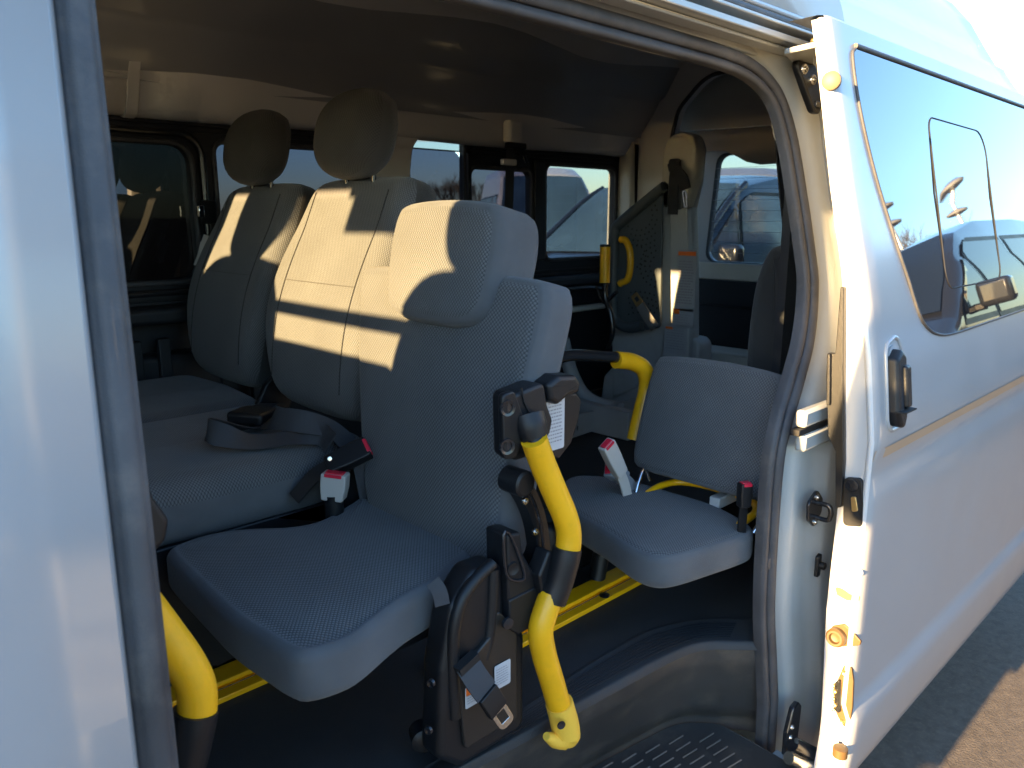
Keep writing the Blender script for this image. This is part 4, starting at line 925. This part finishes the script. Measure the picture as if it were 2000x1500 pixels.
p = at(644, 896, Y=.60); lathe("strap_rivet", [(.005, 0), (.004, .0015), (.002, .0017)], (-.5, -.8, .2), p, M_metal, b2, 12)
# belt lying in loops on the bench
pb = thing("seat_belt", "black lap belt lying in loops on the sunlit middle seat's cushion", "seat belt")
z_ = 1.012
ribbon("belt_webbing", [(.705, .90, 1.012), (.66, .87, 1.020), (.60, .84, 1.040), (.568, .81, 1.050), (.59, .775, 1.040), (.64, .76, 1.022), (.70, .73, 1.026), (.745, .70, 1.030), (.742, .655, 1.02)], [Vector(q) for q in [(.3, -.8, .1), (.3, -.8, .3), (.2, -.6, .7), (.1, -.2, 1), (.5, .5, .8), (.2, .9, .4), (.3, .9, .4), (.2, .4, .9), (.5, .1, .9)]], .046, .002, M_belt, pb, sm=6)
ribbon("belt_webbing", [(.745, .94, 1.012), (.72, .86, 1.03), (.70, .80, 1.05), (.72, .73, 1.055), (.77, .70, 1.035), (.80, .68, 1.0)], [Vector(q) for q in [(.9, .2, .1), (.8, .3, .4), (.5, .3, .8), (.4, .3, .9), (.6, .6, .6), (.9, .2, .2)]], .046, .002, M_belt, pb, sm=6)
ad = box("belt_adjuster", (.685, .895, 1.012), (.76, .985, 1.040), M_black, pb, .008, 3, rot=Matrix.Rotation(.5, 3, 'Z'))
ribbon("anchor_strap", [(.88, 1.15, .99), (.82, 1.08, 1.01), (.76, .99, 1.02)], (.7, -.6, .0), .045, .003, M_belt, pb)
# light tag end at the far side of seat A
tg = thing("seat_belt", "pale belt end poking out between the far seat and window wall", "seat belt")
ribbon("belt_strap", [at(405, 460, Y=1.66), at(396, 490, Y=1.66), at(400, 522, Y=1.66)], (.8, -.4, .1), .02, .002, M_buck, tg, sm=4)
ribbon("belt_end", [at(388, 521, Y=1.66), at(396, 500, Y=1.665), at(402, 475, Y=1.67)], (.9, -.2, .1), .03, .002, M_buck, tg, sm=4)
# shoulder belt hanging from the pillar by the far windows
sb = thing("seat_belt", "dark shoulder belt hanging down from the headlining in front of the far rear windows", "seat belt")
ribbon("belt_webbing", [at(997, 282, Y=1.70), at(996, 330, Y=1.70), at(993, 420, Y=1.70), at(990, 520, Y=1.70)], (1, 0, 0), .047, .003, M_belt, sb)
h = at(1000, 258, Y=1.70); an = box("belt_anchor", (h.x-.045, 1.67, h.z-.05), (h.x+.04, 1.715, h.z+.045), M_head, sb, .018, 4)
q = at(1004, 285, Y=1.69); box("anchor_guide", (q.x-.05, 1.665, q.z-.012), (q.x+.05, 1.695, q.z+.012), M_black, an, .006)
q = at(992, 317, Y=1.695); box("tongue_stop", (q.x-.037, 1.68, q.z-.012), (q.x+.037, 1.702, q.z+.012), M_head, sb, .004)
ribbon("tongue_strap", [at(1008, 285, Y=1.68), at(1020, 298, Y=1.675), at(1026, 310, Y=1.675)], (.8, 0, .5), .03, .01, M_black, sb, sm=3)
for dx in (0, 6): tube("tongue_fork", [at(1020+dx, 303, Y=1.67), at(1025+dx, 319, Y=1.67)], .004, M_chrome, sb, res=6, sm=1)
hk = lathe("coat_hook", [(.02, 0), (.022, .012), (.012, .03), (.004, .032)], (0, -1, -.2), at(757, 205, Y=1.71), M_head, van, 14)

# ================================================================== WHEELCHAIR LIFT
lf = thing("wheelchair_lift", "folded grey wheelchair lift tower with perforated panel, yellow handle and warning stickers", "wheelchair lift")
LX = 2.60
def L(px, py, X=LX): q = at(px, py, X=X); return (q.y, q.z)
tw = plate("lift_tower", [rpoly([L(1290, 700), L(1240, 760), L(1195, 780), L(1192, 600), L(1240, 640), L(1280, 620), L(1288, 500), L(1289, 400), L(1292, 300), L(1306, 268), L(1330, 258), L(1355, 262), L(1363, 290), L(1358, 350), L(1346, 405), L(1349, 520), L(1349, 720), L(1345, 810), L(1240, 810)], [.0, .02, .0, .02, .04, .03, .01, .01, .05, .05, .03, .04, .03, .03, .03, .02, .02, .02, .02], 5)], .07, YZ(LX+.035), M_grey, lf, .015, 3)
plate("tower_head", [rpoly([L(1291, 404, 2.575), L(1294, 300, 2.575), L(1308, 266, 2.575), L(1332, 257, 2.575), L(1356, 262, 2.575), L(1364, 292, 2.575), L(1358, 350, 2.575), L(1340, 404, 2.575)], [.005, .04, .05, .03, .04, .03, .03, .005], 6)], .07, YZ(2.60), M_beige, lf, .018, 3)
plate("tower_face", [rpoly([L(1312, 408, 2.56), L(1346, 405, 2.56), L(1349, 520, 2.56), L(1350, 700, 2.56), L(1296, 700, 2.56), L(1300, 655, 2.56), L(1314, 630, 2.56)], .008, 4)], .03, YZ(2.56), M_grey, lf, .006, 3)
box("belt_recess", (2.545, 1.085, 1.47), (2.56, 1.135, 1.60), M_greyd, lf, .006, 3)
ribbon("retaining_strap", [(2.535, 1.115, 1.66), (2.53, 1.118, 1.55), (2.535, 1.12, 1.46)], (0, 1, 0), .045, .004, M_belt, lf, sm=4)
rt = thing("seat_belt", "dark belt with steel tongue hanging at the top of the lift tower", "seat belt")
ribbon("belt_webbing", [(2.52, 1.115, 1.645), (2.51, 1.10, 1.625), (2.51, 1.065, 1.59), (2.51, 1.05, 1.55)], (0, .7, .5), .045, .006, M_belt, rt, sm=4)
box("belt_fold", (2.515, 1.09, 1.615), (2.54, 1.14, 1.665), M_belt, rt, .012, 4)
tube("belt_tongue", [(2.505, 1.052, 1.545), (2.505, 1.042, 1.535), (2.505, 1.036, 1.49), (2.505, 1.045, 1.49), (2.505, 1.056, 1.535)], .0035, M_chrome, rt, res=6, sm=2, closed=True)
# perforated guard panel
PX = 2.50
po = [L(a, b, PX) for a, b in ((1292, 372), (1287, 640), (1262, 645), (1215, 640), (1197, 615), (1196, 560), (1200, 460), (1212, 430))]
gp_ = plate("guard_panel", [rpoly(po, [.01, .02, .01, .05, .04, .01, .03, .04], 5)], .012, YZ(PX+.012), M_greyd, lf, .003)
tube("panel_frame", [Vector((PX, *L(a, b, PX))) for a, b in ((1296, 366), (1288, 372), (1215, 432), (1202, 450), (1200, 480), (1198, 560), (1198, 605), (1206, 630), (1228, 640), (1255, 636))], .021, M_greyd, gp_, res=14, sm=4)
hv = []; hf_ = []
for cx, cy, rad in ((1246, 420, (30, 40, 50, 60)), (1290, 520, (22, 32, 42)), (1240, 500, (22,)), (1246, 660, (60, 50, 70, 80, 90))):
    for R in rad:
        n = int(R*.65)
        for k in range(n):
            a = 2*pi*k/n; x = cx+R*.95*cos(a); y = cy+R*sin(a)
            if not (1226 < x < 1284 and 425+max(0, (1284-x))*.55-30 < y < 625): continue
            q = Vector((PX+.0045, *L(x, y, PX+.0045))); b = len(hv)
            for t in range(6): hv.append(q+Vector((0, .0042*cos(t*pi/3), .0042*sin(t*pi/3))))
            hf_.append(tuple(range(b, b+6)))
pf = mesh("perforation", hv, hf_, M_hole, gp_, False); pf["kind"] = "stuff"
tube("grab_handle", [Vector((PX-.03, *L(a, b, PX-.03))) for a, b in ((1210, 555), (1214, 552), (1226, 545), (1231, 520), (1230, 490), (1222, 470), (1212, 468))], .0135, M_yel, gp_, res=14)
bl = [Vector((2.44, *L(a, b, 2.44))) for a, b in ((1279, 640), (1262, 615), (1250, 595))]
ws = thing("seat_belt", "striped grey belt end with bright steel tongue in front of the lift's perforated panel", "seat belt")
ribbon("belt_webbing", bl, Vector((0, .7, -.55)), .042, .004, mat("grey_webbing", (.16, .155, .15), .6, bump=.4, bscale=900), ws, sm=4)
dd = (bl[2]-bl[1]).normalized(); ss = Vector((0, -dd.z, dd.y)); nn = dd.cross(ss)
Mx = Matrix(((ss.x, dd.x, -1, bl[2].x), (ss.y, dd.y, 0, bl[2].y), (ss.z, dd.z, 0, bl[2].z), (0, 0, 0, 1)))
plate("belt_tongue", [rpoly([(-.02, 0), (.02, 0), (.017, .05), (-.017, .05)], .006), rect(-.009, .009, .016, .036, .002)], .003, Mx, M_gold, ws, .0008)
for (a, b, w, h, org, rows) in ((1318, 606, .088, .235, (0, .93, 1, 1), 16), (1313, 636, .095, .07, (0, .7, .3, 1), 5), (1296, 688, .105, .115, (0, .86, .35, .95), 8)):
    y, z = L(a, b, 2.543); label_sheet("warning_label", (2.543, y, z), (0, -1, 0), (0, 0, 1), w, h, lf, org, rows, M_tag2)
lathe("round_cap", [(.053, 0), (.051, .016), (.04, .024), (.0, .026)], (-1, -.2, 0), tuple(at(1341, 614, X=2.72)), M_grey, lf, 30)
hr = tube("lever", [Vector((2.3, *L(a, b, 2.3))) for a, b in ((1186, 680), (1196, 650), (1192, 610), (1182, 580), (1182, 545))], .011, M_blackp, lf, res=12)
lv = tube("lever_grip", [Vector((2.3, *L(a, b, 2.3))) for a, b in ((1181, 552), (1182, 480))], .020, M_yel, lf, res=18, sm=1)
lathe("grip_cap", [(.021, 0), (.021, .006), (.017, .009)], (0, 0, 1), (2.3, *L(1182, 482, 2.3)), M_black, lv, 18)
tube("lever_link", [Vector((2.31, *L(a, b, 2.31))) for a, b in ((1165, 560), (1180, 590), (1205, 570))], .008, M_blackp, lf, res=8)
box("platform_edge", (2.30, 1.12, .605), (2.34, 1.72, .72), M_grey, lf, .003)
gx0 = at(1108, 858, Z=.61); gx1 = at(1255, 808, Z=.61)
gd_ = (gx1-gx0).normalized()
kb = plate("floor_curb", [[(0, 0), ((gx1-gx0).length, 0), ((gx1-gx0).length, .085), (0, .085)]], .012, Matrix(((gd_.x, 0, gd_.y, 0), (gd_.y, 0, -gd_.x, 0), (0, 1, 0, 0), (0, 0, 0, 1))), M_grey, lf, .002)
kb.location = gx0
for k in (.1, .5, .9):
    lathe("curb_rivet", [(.010, 0), (.009, .003), (.004, .0035)], (.6, -.8, 0), gx0.lerp(gx1, k)+Vector((.002, -.006, .035)), M_black, lf, 10)
tube("lift_hose", [(2.36, 1.52, .95), (2.40, 1.50, .80), (2.42, 1.42, .70), (2.5, 1.30, .66)], .03, M_grey, lf, res=12)
plate("tower_foot", [rpoly([(1.02, .61), (1.52, .61), (1.50, .76), (1.40, .86), (1.30, .98), (1.02, .98)], .04)], .10, YZ(2.66), M_grey, lf, .012)
# ---- folded seat and belt behind the doorway's rear edge
sE = thing("van_seat", "dark folded rear seat back showing beside the rear edge of the doorway", "seat")
cushion("backrest", dens([(p.x, p.y) for p in spline([Vector((a, b, 0)) for a, b in [(-.03, 0), (-.07, .05), (-.085, .15), (-.08, .27), (-.05, .37), (0, .40), (.04, .39), (.07, .30), (.08, .15), (.07, .05), (.03, 0)]], 5, True)], 70), .10, .03, lambda u, v, w: Vector((1.84-w, .265+u, .98+v)), [M_hrside, M_hrside], sE, crown=.004)
box("seat_base", (1.76, .26, .61), (1.96, .42, 1.0), M_black, sE, .02)
rb2 = thing("seat_belt", "dark shoulder belt below a beige roller inside the doorway's rear edge", "seat belt")
ribbon("belt_webbing", [at(1527, 262, Y=.27), at(1531, 330, Y=.27), at(1539, 420, Y=.26), at(1546, 480, Y=.25)], (.8, -.1, 0), .05, .003, M_belt, rb2)
r1 = lathe("belt_roller", [(.022, 0), (.028, .004), (.028, .022), (.02, .026)], (-.3, -1, .1), at(1524, 257, Y=.26), M_beige, rb2, 20)
r2 = box("roller_housing", tuple(at(1520, 240, Y=.25)-Vector((.02, .012, .015))), tuple(at(1522, 215, Y=.25)+Vector((.02, .01, .015))), M_beige, rb2, .01, 3)
q = at(1545, 415, Y=.24); lathe("adjuster_knob", [(.016, 0), (.016, .03), (.012, .034)], (-1, -.3, 0), q, M_black, rb2, 16)
q = at(1548, 455, Y=.24); tube("belt_hook", [q, q+Vector((.005, 0, -.03)), q+Vector((.015, 0, -.045))], .012, M_buck, rb2, res=8)
tube("pull_cord", [at(1552, 470, Y=.23), at(1556, 530, Y=.23), at(1554, 610, Y=.23)], .002, M_ink, rb2, res=5)

# ================================================================== OTHER VEHICLES, TREES, POLES
def interp(P, x):
    if x <= P[0][0]: return P[0][1]
    for (a, b), (c, d) in zip(P, P[1:]):
        if x <= c: return b+(d-b)*(x-a)/(c-a)
    return P[-1][1]
def car(name, label, cat, loc, rz, prof, W_, paint, wins, glass=M_wind, tum=.22, belt=.95, wheel=.32, axles=(.8, 3.6), group=None, roofm=None, zb=.22, front=(0.0, .7)):
    """prof: (x, top z) from the front bumper back; wins: (x0,x1,z0,z1) side panes; front of the car at local x=0 facing -x"""
    t = thing(name, label, cat, group, loc, rz)
    L_ = prof[-1][0]; H = W_/2
    def plan(x): return 1-.10*max(0, 1-x/.7)**2-.06*max(0, 1-(L_-x)/.5)**2
    def sy(x, z): return H*plan(x)*(1-tum*max(0, z-belt)**1.15)
    xs = sorted(set([p[0] for p in prof]+[L_*k/40 for k in range(41)]))
    vs = []; fs = []; K = 0
    rows = []
    for x in xs:
        zt = interp(prof, x); r = []
        zl = [zb, zb+.1, .6, .75]
        for z in zl: r.append((x, sy(x, min(z, zt))*(.97 if z == zb else 1), min(z, zt-.02)))
        b_ = min(belt, zt-.08)
        for q in (0, .25, .5, .75, .9): z = b_+(zt-.05-b_)*q; r.append((x, sy(x, z), z))
        yt = sy(x, zt-.05); r += [(x, yt*.97, zt-.015), (x, yt*.9, zt), (x, yt*.6, zt+.02), (x, 0, zt+.03)]
        full = r+[(a, -b, c) for a, b, c in r[-2::-1]]
        K = len(full); vs += full
    for i in range(len(xs)-1):
        for k in range(K-1): a = i*K+k; fs.append((a, a+K, a+K+1, a+1))
    fs.append(tuple(range(K))); fs.append(tuple(range((len(xs)-1)*K, len(xs)*K))[::-1])
    b = mesh("body", vs, fs, paint, t, True, angle=55); fixn(b)
    def pane(nm, x0, x1, z0, z1, s, m, off=.006, lean0=0, lean1=0, par=t):
        nx, nz = 8, 6; v = []; f = []
        for j in range(nz+1):
            for i in range(nx+1):
                z = z0+(z1-z0)*j/nz; a = x0+lean0*j/nz; c = x1+lean1*j/nz; x = a+(c-a)*i/nx
                z = min(z, interp(prof, x)-.07); v.append((x, s*(sy(x, z)+off), z))
        for j in range(nz):
            for i in range(nx): q = j*(nx+1)+i; f.append((q, q+1, q+nx+2, q+nx+1))
        return mesh(nm, v, f, m, par)
    for s in (-1, 1):
        for k, w in enumerate(wins):
            l0, l1 = (w[4], w[5]) if len(w) > 4 else (0, 0)
            pane("window_surround", w[0]-.03, w[1]+.03, w[2]-.03, w[3]+.03, s, M_black, .003, l0, l1); pane("side_window", w[0], w[1], w[2], w[3], s, glass, .007, l0, l1)
        for k, w in enumerate(wins[:-1]):
            x = (w[1]+wins[k+1][0])/2; pane("door_seam", x-.004, x+.004, .35, belt, s, M_hole, .002)
            pane("door_handle", x+.06, x+.20, belt-.13, belt-.10, s, paint, .03)
        ax = [lathe("wheel", [(wheel*.3, -.09), (wheel*.62, -.10), (wheel*.68, -.07), (wheel*.95, -.10), (wheel, -.06), (wheel, .09), (.1, .1)], (0, -s, 0), (x, s*(H-.12), wheel), M_tyre, t, 24) for x in axles]
        for x in axles:
            w_ = lathe("wheel_rim", [(.02, .012), (wheel*.25, .012), (wheel*.6, 0), (wheel*.64, .01), (wheel*.66, -.02)], (0, s, 0), (x, s*(H-.02), wheel), M_silver, t, 20)
            v = [(x+(wheel+.06)*cos(a), s*(sy(x, .4)+.002), max(zb, wheel+(wheel+.06)*sin(a))) for a in [pi*k/12 for k in range(13)]]
            mesh("wheel_arch", v, [tuple(range(13))], M_hole, t, False)
    # windscreen between cowl and header: found from the profile
    wx0, wx1 = front
    nx, ny = 6, 8; v = []; f = []
    for i in range(nx+1):
        x = wx0+(wx1-wx0)*i/nx; z = interp(prof, x)
        for j in range(ny+1):
            yy = (-1+2*j/ny); y = yy*sy(x, z-.05)*.90; v.append((x-.008, y, z+.012+.02*(1-yy*yy)))
    for i in range(nx):
        for j in range(ny): q = i*(ny+1)+j; f.append((q, q+1, q+ny+2, q+ny+1))
    mesh("windscreen", v, f, glass, t)
    for s in (-1, 1):
        mb = box("side_mirror", (wx0+.25, s*(H+.12)-.09, belt+.06), (wx0+.36, s*(H+.12)+.09, belt+.20), paint, t, .03, 3)
        box("mirror_base", (wx0+.28, s*H*.93-.03, belt+.05), (wx0+.34, s*H+.05, belt+.09), M_black, mb, .01)
        box("headlight", (-.005, s*(H*.88)-.17, .62), (.10, s*(H*.88)+.0 if s < 0 else s*H*.88+.02, .78), M_chrome, t, .03, 3) if s > 0 else box("headlight", (-.005, -H*.88-.02, .62), (.10, -H*.88+.17, .78), M_chrome, t, .03, 3)
        box("tail_lamp", (L_-.06, s*H*.80-.06, .75), (L_+.005, s*H*.80+.06, 1.15), M_lampred, t, .02)
    box("number_plate", (-.02, -.165, .40), (-.005, .165, .565), M_tag, t, .002)
    box("grille", (-.012, -.4, .58), (.01, .4, .70), M_black, t, .01)
    return t
P_mini = [(0, .55), (.05, .80), (.3, .93), (.75, 1.05), (.95, 1.12), (1.25, 1.33), (1.6, 1.58), (1.85, 1.71), (2.4, 1.79), (3.4, 1.80), (4.2, 1.76), (4.5, 1.70), (4.65, 1.1), (4.7, .6)]
W_mini = [(1.05, 1.62, 1.08, 1.52, .28, -.02), (1.70, 2.60, 1.07, 1.62), (2.72, 3.6, 1.07, 1.62), (3.7, 4.4, 1.1, 1.60, 0, -.12)]
P_van = [(0, .6), (.03, .95), (.25, 1.12), (.95, 1.85), (1.3, 2.10), (1.8, 2.25), (4.5, 2.28), (4.68, 2.15), (4.7, .6)]
W_van = [(.75, 1.55, 1.2, 1.78, .28, 0), (1.75, 2.9, 1.2, 1.78), (3.0, 4.4, 1.2, 1.78)]
P_kei = [(0, .6), (.03, .95), (.2, 1.05), (.75, 1.65), (1.1, 1.86), (3.2, 1.90), (3.36, 1.8), (3.4, .6)]
W_kei = [(.6, 1.25, 1.02, 1.6, .25, 0), (1.4, 2.2, 1.02, 1.6), (2.3, 3.2, 1.02, 1.6)]
P_suv = [(0, .55), (.05, .85), (.4, 1.0), (1.05, 1.08), (1.25, 1.15), (1.6, 1.42), (1.95, 1.60), (3.0, 1.66), (3.9, 1.62), (4.2, 1.45), (4.35, 1.0), (4.4, .6)]
W_suv = [(1.35, 2.05, 1.05, 1.45, .3, 0), (2.15, 3.0, 1.05, 1.5), (3.1, 3.7, 1.08, 1.48, 0, -.1)]
m1 = car("parked_minivan", "dark navy minivan parked close behind, seen through the rear glass", "minivan", (3.95, 3.42, 0), 0, P_mini, 1.72, M_navy, W_mini, M_windl, .16, 1.05, .32, (.9, 3.7), front=(.98, 1.84))
# dark outline of its pillars against the sky
for s in (-1, 1): tube("windscreen_pillar", [(.92, s*.82, 1.10), (1.25, s*.80, 1.34), (1.6, s*.765, 1.585), (1.86, s*.74, 1.715)], .026, M_navy, m1, res=8)
def dirp(px, d, z=0):
    r = ray(px, 424); r.z = 0; r.normalize(); return (CAM.x+r.x*d, CAM.y+r.y*d, z)
car("parked_van", "pale high-roof van seen over the navy minivan's roof", "van", dirp(1440, 12.5), radians(30), P_van, 1.9, M_silver, W_van, front=(.3, 1.28))
car("parked_van", "white van at the left of the rear side window view, cab window facing us", "van", dirp(1084, 11.8), radians(53), P_van, 1.85, M_wpaint, W_van, M_windl, front=(.3, 1.28))
car("parked_van", "white van with a sunlit rounded roof at the right of the rear side window view", "van", dirp(1190, 13.6), radians(4), P_van, 1.85, M_wpaint, W_van, M_windl, front=(.3, 1.28))
# vehicles on the doorway side, seen mirrored in the sliding door's glass
car("parked_minivan", "black minivan mirrored in the front half of the sliding door's glass", "car", (3.7, -1.80, 0), 0, P_mini, 1.72, M_blk, W_mini, tum=.14, belt=1.05, front=(.98, 1.84), axles=(.9, 3.7)).scale = (1, 1, 1.12)
car("parked_minivan", "second black minivan mirrored at the right edge of the sliding door's glass", "car", (8.9, -1.85, 0), 0, P_mini, 1.72, M_blk, W_mini, tum=.14, belt=1.05, front=(.98, 1.84), axles=(.9, 3.7)).scale = (1, 1, 1.1)
for k, (x, y, l) in enumerate(((1.9, -3.5, "white van with sunlit roof mirrored behind the first black minivan"), (7.2, -3.6, "white van with sunlit roof mirrored behind the second black minivan"), (12.6, -3.7, "farthest white van mirrored in the sliding door's glass"))):
    car("parked_van", l, "van", (x, y, 0), 0, P_van, 1.85, M_wpaint, W_van, front=(.3, 1.28)).scale = (1, 1, 1.15)
car("parked_minivan", "black minivan out of view ahead on the doorway side, added to shade the yard beyond the door", "minivan", (-9.2, -2.55, 0), 0, P_mini, 1.72, M_blk, W_mini, tum=.14, belt=1.05, front=(.98, 1.84), axles=(.9, 3.7))  # unseen, added to keep the sun off the ground beside the door
# trees
def tree(name, label, loc, h, kind, seed, group=None):
    rnd = random.Random(seed); t = thing(name, label, "tree", group, loc)
    vs = []; fs = []
    def limb(p, d, ln, r, lvl):
        q = p+d*ln; u = d.orthogonal().normalized(); w = d.cross(u); b = len(vs)
        for (c, rr) in ((p, r), (q, r*.62)):
            for k in range(4): a = pi/2*k; vs.append(c+(u*cos(a)+w*sin(a))*rr)
        for k in range(4): fs.append((b+k, b+(k+1) % 4, b+4+(k+1) % 4, b+4+k))
        if lvl == 0: return
        for k in range(4 if lvl > 1 else 5):
            dd = (d+Vector((rnd.uniform(-1, 1), rnd.uniform(-1, 1), rnd.uniform(-.15, .7)))*.75).normalized()
            limb(p+d*ln*rnd.uniform(.45, 1), dd, ln*rnd.uniform(.55, .75), r*.5, lvl-1)
    if kind == 'bare':
        limb(Vector((0, 0, 0)), Vector((0, 0, 1)), h*.32, h*.022, 0)
        tr_ = mesh("trunk", vs, fs, M_bark, t); vs.clear(); fs.clear()
        for k in range(6): limb(Vector((0, 0, h*(.22+.02*k))), Vector((rnd.uniform(-.6, .6), rnd.uniform(-.6, .6), 1)).normalized(), h*.3, h*.012, 4)
        mesh("crown", vs, fs, M_bark, t)
    else:
        limb(Vector((0, 0, 0)), Vector((0, 0, 1)), h*.95, h*.02, 0); mesh("trunk", vs, fs, M_bark, t); vs.clear(); fs.clear()
        for k in range(900):
            z = rnd.uniform(.12, 1)**1.0; R = h*.24*(1-z)**.8*(.75+.25*sin(z*40))+.05; a = rnd.uniform(0, 2*pi); rr = R*rnd.uniform(.4, 1.05)
            c = Vector((rr*cos(a), rr*sin(a), z*h)); s_ = h*.035; b = len(vs)
            for _ in range(3): vs.append(c+Vector((rnd.uniform(-s_, s_), rnd.uniform(-s_, s_), rnd.uniform(-s_, s_)*.6)))
            fs.append((b, b+1, b+2))
        mesh("crown", vs, fs, M_leaf, t, False)
    return t
LT = ["bare winter tree at the left of the window view beside the middle seat's headrest", "bare winter tree in the middle of the far window view", "bare winter tree just left of the hanging belt", "bare winter tree seen through the small pane left of the hanging belt"]
for k, (px, d, h) in enumerate(((835, 60, 4.6), (875, 62, 4.9), (925, 58, 4.6), (955, 60, 4.2))): tree("bare_tree", LT[k], dirp(px, d), h, 'bare', 3+k, "bare trees beyond the yard")
tree("conifer_tree", "taller conifer over the white vans in the rear side window", dirp(1093, 60), 4.9, 'con', 11); tree("conifer_tree", "smaller conifer just right of the taller one over the white vans", dirp(1112, 66), 4.6, 'con', 12)
LB = ["bare tree mirrored left in the sliding door's glass above the vans", "bare tree mirrored in the middle of the sliding door's glass", "bare tree mirrored right in the sliding door's glass"]
for k, (x, y, h) in enumerate(((30, -18, 9), (38, -17, 10), (46, -14, 9))): tree("bare_tree", LB[k], (x, y, 0), h, 'bare', 21+k, "bare trees on the doorway side")
for k, (x, y) in enumerate(((26, -8.0), (30, -7.2))):
    pz = thing("lamp_post", ("nearer" if k == 0 else "farther")+" yard lamp post with round lamps mirrored in the sliding door's glass", "lamp post", None, (x, y, 0))
    tube("post", [(0, 0, 0), (0, 0, 6.2)], .07, M_silver, pz, res=8, sm=1)
    for z in (5.6, 6.2): lathe("lamp_head", [(.1, 0), (.34, .06), (.36, .12), (.2, .2)], (0, 0, 1), (0, 0, z), M_silver, pz, 16)
pw = thing("power_line", "thin dark overhead wires crossing the sky behind the windows", "power line")
for k in range(3):
    a = Vector(dirp(700, 40, 5.2+k*.45)); b = Vector(dirp(1560, 46, 5.6+k*.45)); tube("wire", [a, a.lerp(b, .5)-Vector((0, 0, .35)), b], .018, M_ink, pw, res=5)
